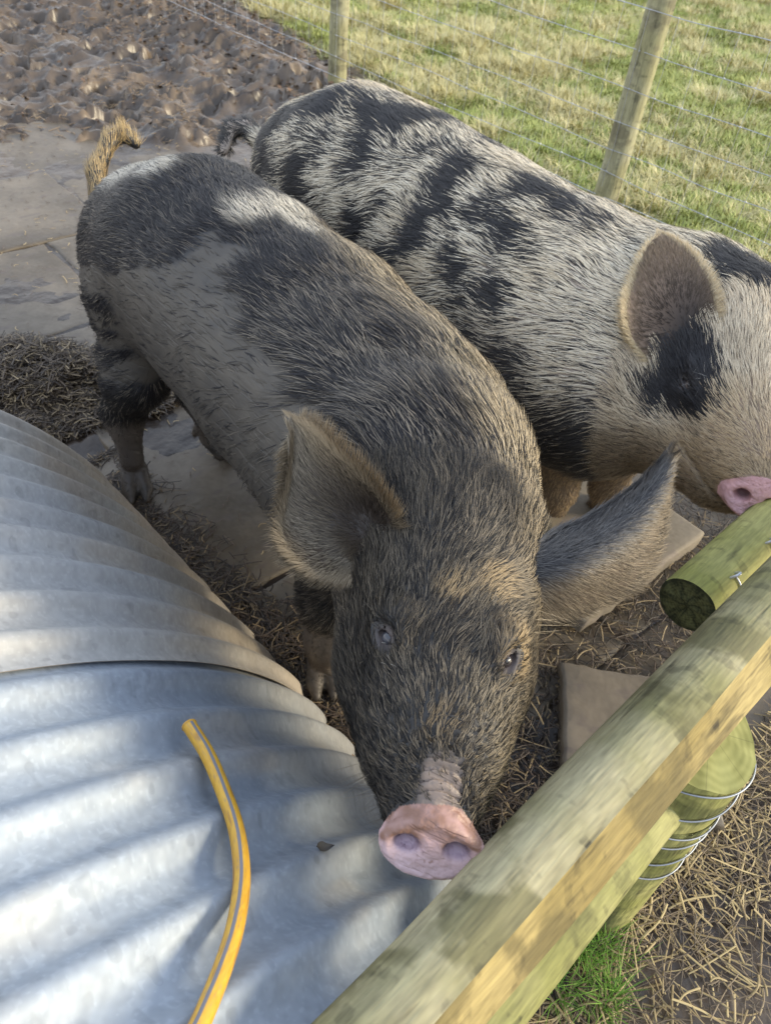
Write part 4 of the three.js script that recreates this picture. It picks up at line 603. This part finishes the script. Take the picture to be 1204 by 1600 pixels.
// the spotted pig behind
{
  const F = [0.829, 0, 0.5593], S = [0.5593, 0, -0.829], P0 = [-0.30, 0, -2.46];
  const dark = [[-0.46, 0.70, -2.40, 0.10], [-0.25, 0.70, -2.17, 0.055], [-0.053, 0.914, -2.285, 0.085], [0.091, 0.866, -2.06, 0.062], [0.024, 0.762, -1.964, 0.056], [0.179, 0.828, -1.933, 0.058], [0.238, 0.803, -1.855, 0.046], [0.297, 0.861, -1.984, 0.056], [0.373, 0.851, -1.933, 0.05], [0.428, 0.842, -1.88, 0.044], [0.129, 0.737, -1.859, 0.042], [0.239, 0.694, -1.751, 0.05], [-0.462, 0.72, -2.386, 0.075], [-0.50, 0.80, -2.47, 0.06], [-0.321, 0.894, -2.399, 0.085], [-0.426, 0.837, -2.463, 0.062], [-0.335, 0.762, -2.257, 0.05], [-0.177, 0.845, -2.198, 0.06], [-0.139, 0.729, -2.077, 0.046], [-0.151, 0.919, -2.347, 0.07], [-0.08, 0.772, -2.054, 0.034], [0.033, 0.907, -2.338, 0.048], [0.20, 0.86, -2.25, 0.06], [0.74, 0.862, -1.735, 0.062], [0.80, 0.86, -1.70, 0.05]];
  dark.push([-0.24, 0.90, -2.40, 0.06], [0.02, 0.86, -2.14, 0.05], [-0.26, 0.82, -2.27, 0.05], [0.10, 0.80, -1.96, 0.045], [0.31, 0.77, -1.82, 0.045], [-0.06, 0.66, -1.98, 0.05], [0.06, 0.64, -1.88, 0.05], [0.17, 0.64, -1.78, 0.05]); dark.grow = 1.28;
  const eyeP = [[0.640, 0.690, -1.535, 0.085], [0.615, 0.635, -1.575, 0.075], [0.655, 0.67, -1.50, 0.06], [0.61, 0.595, -1.59, 0.07], [0.628, 0.72, -1.575, 0.065]];
  const post = (x, y, z, d) => { // the line of the mouth
    const dx = x - 0.745, dy = y - 0.532, dz = z + 1.385; if (dx * dx + dy * dy + dz * dz < 0.03) { const m = capD(x, y, z, MOUTH); d = smax(d, -(m), 0.012); } return d; };
  const MOUTH = caps([chain([[0.655, 0.565, -1.44, 0.004], [0.735, 0.505, -1.335, 0.005]], 0.01)])[0];
  makePig({
    eyeBare: 0.021, label: 'cream pig with black spots standing behind, its head turned to the rail', seed: 23, F, S, post,
    box: [[-0.75, -0.02, -2.95], [1.15, 1.02, -1.35]],
    chains: [
      chain([[-0.341, 0.66, -2.5601, 0.21], [-0.2057, 0.68, -2.4567, 0.25], [-0.0345, 0.655, -2.3171, 0.262], [0.1559, 0.62, -2.1524, 0.27], [0.3408, 0.59, -1.9794, 0.275], [0.4956, 0.60, -1.887, 0.25], [0.70, 0.65, -1.79, 0.212], [0.775, 0.672, -1.69, 0.18]], 0.10),
      chain([[0.10, 0.52, -2.02, 0.22], [0.32, 0.49, -1.86, 0.22], [0.52, 0.50, -1.73, 0.205], [0.62, 0.53, -1.70, 0.18]], 0.10),
      chain([[0.775, 0.68, -1.69, 0.175], [0.795, 0.662, -1.59, 0.155], [0.80, 0.63, -1.49, 0.13], [0.805, 0.588, -1.41, 0.10], [0.81, 0.553, -1.345, 0.066]], 0.06),
      chain([[0.65, 0.545, -1.70, 0.13], [0.71, 0.515, -1.55, 0.105], [0.76, 0.492, -1.43, 0.072]], 0.06), chain([[0.88, 0.56, -1.70, 0.12], [0.88, 0.53, -1.55, 0.10], [0.85, 0.50, -1.43, 0.07]], 0.06),
      chain([[-0.3336, 0.56, -2.4103, 0.16], [-0.3118, 0.38, -2.3353, 0.09], [-0.4115, 0.24, -2.3663, 0.048], [-0.3839, 0.10, -2.3357, 0.034]], 0.07), ...foot([-0.38, 0.05, -2.33], [0.8, 0.5]),
      chain([[-0.2105, 0.56, -2.5926, 0.16], [-0.1608, 0.38, -2.5591, 0.09], [-0.2437, 0.24, -2.615, 0.048], [-0.2133, 0.10, -2.5885, 0.034]], 0.07), ...foot([-0.21, 0.05, -2.585], [0.8, 0.5]),
      chain([[0.44, 0.46, -1.74, 0.12], [0.475, 0.30, -1.70, 0.058], [0.49, 0.17, -1.71, 0.042], [0.50, 0.07, -1.72, 0.036]], 0.06), ...foot([0.50, 0.05, -1.725], [0.7, 0.6]),
      chain([[0.60, 0.46, -1.78, 0.12], [0.625, 0.30, -1.735, 0.058], [0.64, 0.17, -1.745, 0.042], [0.655, 0.07, -1.75, 0.036]], 0.06), ...foot([0.655, 0.05, -1.755], [0.7, 0.6]),
      chain([[-0.50, 0.68, -2.61, 0.03], [-0.60, 0.728, -2.70, 0.022], [-0.655, 0.722, -2.697, 0.019], [-0.668, 0.671, -2.631, 0.016]], 0.02),
    ],
    head: { up: [0, 1, 0], fw: [0.05, -0.30, 0.95], snout: [0.795, 0.552, -1.300], snoutDir: [-0.36, 0.40, 0.84], cut: [0.78, 0.68, -1.76], c: [0.8, 0.6, -1.55], box: [[0.48, 0.36, -1.86], [1.10, 0.92, -1.24]] },
    eyes: [{ p: [0.666, 0.676, -1.520], out: [-0.80, 0.35, 0.5] }, { p: [0.938, 0.676, -1.520], out: [0.80, 0.35, 0.5] }],
    eyeColor: [[0.16, 0.13, 0.12], [0.03, 0.022, 0.022]], look: [[-0.5, 0.5, 0.7], [0.5, 0.5, 0.7]],
    bump: mudBump, bumpScale: 0.0015, nBody: 150000, nHead: 46000,
    color: (p, n, q) => {
      const dx = p[0] - P0[0], dz = p[2] - P0[2], s = dx * F[0] + dz * F[2], lat = n[0] * S[0] + n[2] * S[2], hd = sst(-0.06, 0.08, q.hs);
      const f = fbm(p[0] * 8, p[1] * 8, p[2] * 8 + 13, 3), g = noise(p[0] * 45, p[1] * 45, p[2] * 45);
      const r = { w: 0.0017, lift: 0.27, bend: 0.16, clump: 0.016, bunch: 0.5, density: 1, len: 0.046, swirl: 0.5 };
      const [a, b, c] = q.loc, disc = Math.hypot(a / (0.065 * (1 - 0.22 * sst(0.004, 0.045, b))), b / (b > 0 ? 0.043 : 0.049));
      if (c > -0.024 && disc < 1.25 && q.hs > 0.3) { let k = mix3(PINK, [0.62, 0.40, 0.44], clamp(0.45 + g * 0.3 - b * 6)); k = mix3(k, [0.30, 0.17, 0.13], 0.5 * sst(0.2, 0.7, g + f)); for (const sg of [-1, 1]) k = mix3(k, [0.10, 0.05, 0.055], 0.85 * sst(1.2, 0.5, Math.hypot((a - sg * 0.030) / 0.017, (b - 0.003) / 0.013))); r.c = k; r.density = 0.03; r.len = 0.006; return r; }
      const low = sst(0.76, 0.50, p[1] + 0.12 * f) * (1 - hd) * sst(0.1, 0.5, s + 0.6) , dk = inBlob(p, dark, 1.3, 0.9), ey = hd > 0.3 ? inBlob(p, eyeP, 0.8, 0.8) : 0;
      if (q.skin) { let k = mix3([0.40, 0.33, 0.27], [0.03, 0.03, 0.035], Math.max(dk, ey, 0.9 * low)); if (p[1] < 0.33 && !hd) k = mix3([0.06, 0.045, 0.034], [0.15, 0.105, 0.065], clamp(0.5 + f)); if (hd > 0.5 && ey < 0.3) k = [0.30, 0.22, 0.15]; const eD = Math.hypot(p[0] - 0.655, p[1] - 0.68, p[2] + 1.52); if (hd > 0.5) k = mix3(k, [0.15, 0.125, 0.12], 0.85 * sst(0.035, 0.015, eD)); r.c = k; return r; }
      const x = q.rnd; let k = mix3([0.64, 0.54, 0.385], [0.84, 0.76, 0.60], q.rnd2); k = mix3(k, [0.60, 0.46, 0.27], 0.6 * sst(0.05, 0.4, fbm(p[0] * 3, p[1] * 3, p[2] * 3 + 5)));
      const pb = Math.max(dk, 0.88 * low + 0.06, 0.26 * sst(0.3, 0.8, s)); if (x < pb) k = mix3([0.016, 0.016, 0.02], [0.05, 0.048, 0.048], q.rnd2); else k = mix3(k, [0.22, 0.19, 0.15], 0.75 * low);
      if (p[1] < 0.34 && !hd) { r.len = 0.018; r.density = 0.5; k = mix3([0.15, 0.105, 0.065], [0.36, 0.26, 0.15], q.rnd2); }
      const tl = s < -0.32 && p[0] < -0.52; if (tl) { k = [0.03, 0.03, 0.034]; r.len = 0.035; }
      if (hd > 0.2) {
        const muz = sst(0.22, 0.42, q.hs), inner = sst(0.66, 0.74, p[0]); r.len = lerp(0.038, 0.016, muz); r.w = 0.0013; r.lift = 0.3; r.clump = 0.010;
        const gr = sst(-0.15, 0.3, fbm(p[0] * 6, p[1] * 6, p[2] * 6 + 31, 3)); k = mix3(mix3([0.36, 0.27, 0.17], [0.56, 0.45, 0.29], q.rnd2), mix3([0.56, 0.46, 0.33], [0.82, 0.72, 0.55], q.rnd2), Math.max(0.75 * inner * sst(0.60, 0.70, p[1]) * (0.5 + 0.5 * gr), 0.7 * gr)); k = mix3(k, [0.47, 0.32, 0.17], 0.55 * sst(0.26, 0.40, q.hs)); k = mix3(k, [0.62, 0.47, 0.28], 0.5 * sst(0.1, 0.35, fbm(p[0] * 5, p[1] * 5, p[2] * 5 + 77, 3)));
        k = mix3(k, mix3([0.20, 0.15, 0.095], [0.34, 0.26, 0.165], q.rnd2), sst(0.60, 0.50, p[1] + 0.06 * f)); if (x < 0.20 - 0.1 * inner) k = mix3(k, BLACK, 0.75);
        const nk = inBlob(p, [[0.74, 0.862, -1.735, 0.08], [0.80, 0.86, -1.70, 0.07]], 0.8, 0.5); if (x < ey || x < nk * 0.95) k = mix3([0.014, 0.014, 0.018], [0.05, 0.05, 0.055], q.rnd2 * q.rnd2);
      }
      r.c = k; r.tip = mix3(k, [0.6, 0.55, 0.45], x < pb || ey > 0.5 ? 0.03 : 0.15); return r;
    },
    ears: [
      { ctrl: earC, push: [-0.45, 0.6, 0.66], sign: 1, fan: 1, thick: 0.005, n: 12000, front: 0.65, len: 0.022, flowU: 0.5, flowV: 1.0,
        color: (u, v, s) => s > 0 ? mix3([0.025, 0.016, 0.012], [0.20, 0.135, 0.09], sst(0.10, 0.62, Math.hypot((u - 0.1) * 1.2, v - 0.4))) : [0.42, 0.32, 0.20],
        hair: (u, v, s, r) => { const rim = Math.max(sst(0.12, 0.0, v), sst(0.87, 1, v), sst(0.86, 1, u)); return mix3(s > 0 ? mix3([0.10, 0.07, 0.045], [0.26, 0.19, 0.125], r) : mix3([0.45, 0.35, 0.21], [0.62, 0.50, 0.33], r), mix3([0.56, 0.42, 0.23], [0.72, 0.59, 0.38], r), rim); } },
      { ctrl: earC.map((row) => row.map(([x, y, z]) => [1.607 - x, y, z])), push: [0.45, 0.6, 0.66], sign: -1, thick: 0.005, n: 3000, front: 0.6, len: 0.022, flowU: 0.5, flowV: 1.0, color: (u, v, s) => s > 0 ? [0.16, 0.11, 0.075] : [0.42, 0.32, 0.20], hair: (u, v, s, r) => mix3([0.3, 0.22, 0.13], [0.6, 0.48, 0.31], r) }],
    whiskers: [{ p: [0.66, 0.70, -1.50], s: 0.05, n: 16, d: [-0.4, 0.6, 0.6], len: 0.045, c: [0.5, 0.47, 0.42] }, { p: [0.75, 0.50, -1.38], s: 0.09, n: 50, d: [-0.6, -0.3, 0.5], len: 0.03, c: [0.45, 0.36, 0.22] }],
  });
}

// ---------------------------------------------------------------- pasture, straw and debris
{
  const R = rng(31);
  const blade = (n, h, spread, w, seed, droop) => {
    const r = rng(seed), pos = [], idx = [], nor = [];
    for (let i = 0; i < n; i++) {
      const a = r() * 6.283, rr = spread * Math.sqrt(r()), x = rr * Math.cos(a), z = rr * Math.sin(a), hh = h * (0.5 + 0.7 * r()), la = a + (r() - 0.5) * 2.2, ln = (0.3 + 0.9 * r()) * droop, dx = Math.cos(la), dz = Math.sin(la), wx = -dz * w / 2, wz = dx * w / 2, o = pos.length / 3;
      for (let k = 0; k < 3; k++) { const u = k / 2, px = x + dx * hh * ln * u * u, pz = z + dz * hh * ln * u * u, py = hh * (u - 0.25 * ln * u * u); const ww = k === 2 ? 0 : 1 - 0.25 * k; for (const s of k === 2 ? [0] : [-1, 1]) { pos.push(px + wx * ww * s, py, pz + wz * ww * s); const l = Math.hypot(0.35 * dx, 1, 0.35 * dz); nor.push(-0.35 * dx / l, 1 / l, -0.35 * dz / l); } }
      idx.push(o, o + 1, o + 2, o + 1, o + 3, o + 2, o + 2, o + 3, o + 4);
    }
    return geom(pos, idx, { nor });
  };
  const gm = new THREE.MeshStandardMaterial({ color: 0xffffff, roughness: 0.75, side: THREE.DoubleSide });
  const M = new THREE.Matrix4(), Q = new THREE.Quaternion(), E = new THREE.Euler(), col = new THREE.Color();
  function scatter(name, geo, mat, list, data, parent) {
    const im = new THREE.InstancedMesh(geo, mat, list.length); im.name = name; im.userData = data; im.castShadow = im.receiveShadow = true;
    list.forEach((q, i) => { E.set(...q.r, 'YXZ'); M.compose(V(...q.p), Q.setFromEuler(E), V(...q.s)); im.setMatrixAt(i, M); col.setRGB(...q.c); im.setColorAt(i, col); });
    (parent || scene).add(im); return im;
  }
  const lush = [[], [], []], dry = [[], []];
  const camXZ = (x, z) => Math.hypot(x, z);
  let n = 0;
  for (let t = 0; t < 400000 && n < 62000; t++) {
    const x = -5 + 12 * R(), z = -13.5 + 12.5 * R(); if (fenceW(x, z) > 0.35) continue; const g = grassMask(x, z); if (R() > g) continue; const d = camXZ(x, z); if (d > 8 && R() < 0.25) continue;
    if (-z < 0.9 * Math.abs(x) - 0.9 ) continue;
    const f = fbm(x * 1.7, z * 1.7, 6, 4), tu = fbm(x * 3.4 + 9, z * 3.4, 2, 3), y = groundH(x, z) - 0.006; n++;
    const isDry = R() < 0.33 + 1.6 * tu - 0.3 * f; const k = R();
    if (isDry) dry[k < 0.5 ? 0 : 1].push({ p: [x, y, z], r: [(R() - 0.5) * 0.5, R() * 6.28, (R() - 0.5) * 0.5], s: [1, 0.7 + 0.6 * R() + 0.9 * Math.max(0, tu), 1].map((v) => v * (0.8 + 0.5 * R())), c: mix3([0.42, 0.37, 0.15], [0.74, 0.66, 0.35], R()) });
    else lush[Math.floor(k * 3)].push({ p: [x, y, z], r: [(R() - 0.5) * 0.4, R() * 6.28, (R() - 0.5) * 0.4], s: [1, 0.7 + 0.5 * R(), 1].map((v) => v * (0.75 + 0.5 * R())), c: mix3([0.22, 0.28, 0.055], [0.52, 0.53, 0.18], clamp(R() * 0.7 + 0.6 * f + 0.15)) });
  }
  const G = new THREE.Group(); G.name = 'pasture_grass'; G.userData = { kind: 'stuff', label: 'rough sunlit pasture grass with dry tussocks beyond the wire fence', category: 'grass' }; scene.add(G);
  lush.forEach((l, i) => scatter('green_grass', blade(13, 0.055, 0.045, 0.0055, 50 + i, 0.9), gm, l, { kind: 'stuff' }, G));
  dry.forEach((l, i) => scatter('dry_grass', blade(15, 0.07, 0.045, 0.0042, 60 + i, 1.5), gm, l, { kind: 'stuff' }, G));
  // one bright green tuft beside the lower pole
  const tuft = []; const [tx, , tz] = [0.475, 0, -0.53]; for (let i = 0; i < 60; i++) { const a = R() * 6.28, r = 0.085 * Math.sqrt(R()); tuft.push({ p: [tx + r * Math.cos(a), groundH(tx, tz) - 0.004, tz + r * 1.3 * Math.sin(a)], r: [(R() - 0.5) * 0.6, R() * 6.28, (R() - 0.5) * 0.6], s: [0.8, 0.9 + 0.5 * R(), 0.8], c: mix3([0.09, 0.20, 0.015], [0.20, 0.36, 0.04], R()) }); }
  scatter('grass_tuft', blade(11, 0.085, 0.02, 0.0026, 70, 0.9), gm, tuft, { kind: 'stuff', label: 'bright green grass tuft growing below the lower pole', category: 'grass' });
  // straw
  const stalk = (seed, bend) => { const r = rng(seed), pts = []; let x = 0, y = 0, z = 0; for (let i = 0; i <= 4; i++) { pts.push(V(i / 4 - 0.5, bend * Math.sin(i / 4 * Math.PI) * (0.6 + 0.6 * r()), bend * (r() - 0.5))); } const g = new THREE.TubeGeometry(new THREE.CatmullRomCurve3(pts), 5, 0.5, 4, false); const p = g.attributes.position; const c = new THREE.CatmullRomCurve3(pts); for (let i = 0; i < p.count; i++) { const t = clamp(Math.floor(i / 5) / 5), q = c.getPointAt(t); p.setXYZ(i, p.getX(i), q.y * 1 + (p.getY(i) - q.y), p.getZ(i)); } return g; };
  // unit stalk: length 1 along x, radius 0.5 in y and z is scaled by the instance
  const unit = [0, 1, 2].map((k) => { const r = rng(200 + k), N = 5, M2 = 5, pos = [], idx = []; for (let i = 0; i <= N; i++) { const u = i / N, bx = u - 0.5, off = Math.sin(u * Math.PI) * [0, 0.8, 2.2][k], oz = [0, 0.8, -2.2][k] * Math.sin(u * Math.PI * 1.3); for (let j = 0; j < M2; j++) { const a = j / M2 * 6.283; pos.push(bx, off * 0.5 + Math.cos(a) * 0.32, oz + Math.sin(a) * 0.95); } } for (let i = 0; i < N; i++) for (let j = 0; j < M2; j++) { const a = i * M2 + j, b = i * M2 + (j + 1) % M2; idx.push(a, b, a + M2, b, b + M2, a + M2); } return geom(pos, idx); });
  const sm = new THREE.MeshStandardMaterial({ color: 0xffffff, roughness: 0.6 });
  const lists = { near: [[], [], []], dark: [[], [], []], bank: [[], [], []], loose: [[], [], []] };
  const put = (key, x, z, len, r, c, lift, tilt = 0.25) => lists[key][Math.floor(R() * 3)].push({ p: [x, Math.max(groundH(x, z), inPave(x, z) > 0.5 ? 0 : -1) + lift, z], r: [0, R() * 6.283, (R() - 0.5) * tilt], s: [len, r, r], c });
  for (let i = 0; i < 3400; i++) { const u = 0.35 + 1.5 * R(), q = -0.02 + 0.65 * R() * R() + 0.03, [x, , z] = railP(u - 0.35 * q, q, 0); const b = R() < 0.36; put('near', x, z, (0.03 + 0.16 * R() * R()) * (b ? 1 : 0.75), (b ? 0.0016 : 0.001) * (0.7 + 0.9 * R()), b ? mix3([0.22, 0.155, 0.07], [0.50, 0.385, 0.185], R()) : mix3([0.05, 0.036, 0.024], [0.22, 0.16, 0.095], R()), 0.002 + 0.016 * R(), 0.35); }
  for (let i = 0; i < 9500; i++) { const x = -0.1 + 1.35 * R(), z = -1.95 + 1.55 * R(); const n1 = railP(0, 0, 0); if (x * RN[0] + z * RN[2] > -0.08) continue; if (x < 0.1 + 0.25 * (z + 1.2) && R() < 0.6) continue; put('dark', x, z, 0.025 + 0.08 * R() * R(), 0.0014 + 0.001 * R(), R() < 0.24 ? mix3([0.12, 0.088, 0.05], [0.30, 0.22, 0.115], R()) : mix3([0.018, 0.013, 0.009], [0.075, 0.05, 0.032], R()), 0.002 + 0.022 * R(), 0.5); }
  for (let i = 0; i < 6500; i++) { const t = -1.9 + 1.75 * R(), l = 1.345 + (0.14 + 0.16 * sst(-1.15, -0.8, t)) * R() * R(), [x, , z] = arcP(l, 0, t); put('dark', x, z, 0.025 + 0.075 * R() * R(), 0.0014 + 0.001 * R(), R() < 0.2 ? mix3([0.10, 0.073, 0.043], [0.24, 0.17, 0.09], R()) : mix3([0.02, 0.014, 0.010], [0.075, 0.05, 0.033], R()), 0.002 + 0.03 * R(), 0.5); }
  for (let i = 0; i < 15000; i++) { const a = R() * 6.283, rr = Math.sqrt(R()); const x = -1.40 + 0.66 * rr * Math.cos(a), z = -2.1 + 0.27 * rr * Math.sin(a) - 0.12 * (x + 1.3); if (arcL(x, z) < 1.33 && arcT(x, z) > -1.75) continue; put('bank', x, z, 0.03 + 0.09 * R() * R(), 0.0016 + 0.0012 * R(), R() < 0.30 ? mix3([0.14, 0.10, 0.06], [0.32, 0.24, 0.135], R()) : mix3([0.03, 0.021, 0.015], [0.11, 0.078, 0.05], R()), 0.004 + 0.05 * R() * (1 - rr * 0.6), 0.6); }
  for (let i = 0; i < 2600; i++) { const x = -3.3 + 3.5 * R(), z = -4.6 + 3.5 * R(); if (inPave(x, z) < 0.4) continue; put('loose', x, z, 0.015 + 0.07 * R() * R() * R(), 0.0013 + 0.001 * R(), R() < 0.25 ? mix3([0.30, 0.21, 0.10], [0.46, 0.35, 0.18], R()) : mix3([0.07, 0.05, 0.04], [0.15, 0.11, 0.08], R()), 0.003, 0.04); }
  for (let i = 0; i < 9000; i++) { const x = -4 + 4.6 * R(), z = -8 + 4.6 * R(); if (inPave(x, z) > 0.5 || grassMask(x, z) > 0.7) continue; if (fbm(x * 1.6, z * 1.6, 12, 2) < -0.05) continue; put('loose', x, z, 0.03 + 0.09 * R() * R(), 0.002 + 0.0015 * R(), mix3([0.11, 0.075, 0.045], [0.34, 0.23, 0.12], R()), 0.004 + 0.012 * R(), 0.4); }
  const lg = gridGeo(4, 2, (u, v) => ({ p: [(u - 0.5), 0.25 * (v - 0.5) ** 2 * 4 * 0.3 + 0.22 * Math.sin(u * 5) * 0.3, (v - 0.5) * 0.75 * Math.sin(Math.PI * (0.08 + 0.84 * u))] })), litter = [];
  for (let i = 0; i < 9000; i++) { const x = -4 + 4.4 * R(), z = -8.8 + 5.2 * R(); if (inPave(x, z) > 0.6 || grassMask(x, z) > 0.6) continue; const edge = sst(1.2, 0.0, fenceW(x, z)); if (R() > 0.06 + 0.7 * edge) continue; const L = 0.014 + 0.028 * R(); litter.push({ p: [x, groundH(x, z) + 0.006, z], r: [(R() - 0.5) * 0.9, R() * 6.283, (R() - 0.5) * 0.9], s: [L, L, L], c: mix3([0.07, 0.042, 0.026], [0.30, 0.18, 0.095], R() * R()) }); }
  scatter('leaf_litter', lg, new THREE.MeshStandardMaterial({ color: 0xffffff, roughness: 0.7, side: THREE.DoubleSide }), litter, { kind: 'stuff', label: 'rotting brown leaf litter trodden into the far mud', category: 'leaves' });
  const lab = { near: ['straw_litter', 'loose golden straw scattered over the ground outside the near fence'], dark: ['straw_litter', 'dark trampled straw in the mud around the slabs and shelter'], bank: ['straw_litter', 'low heap of matted brown straw beside the shelter end'], loose: ['straw_litter', 'thin bits of straw strewn over paving and mud'] };
  for (const k in lists) { const g = new THREE.Group(); g.name = numbered(lab[k][0]); g.userData = { kind: 'stuff', label: lab[k][1], category: 'straw' }; scene.add(g); lists[k].forEach((l, i) => { if (l.length) scatter('stalks', unit[i], sm, l, { kind: 'stuff' }, g); }); }
}

// ---------------------------------------------------------------- render
const renderer = new THREE.WebGLRenderer({ antialias: true });
renderer.setSize(770, 1024); renderer.shadowMap.enabled = true;
renderer.toneMapping = THREE.LinearToneMapping; renderer.toneMappingExposure = EXPOSURE;
renderer.render(scene, camera);
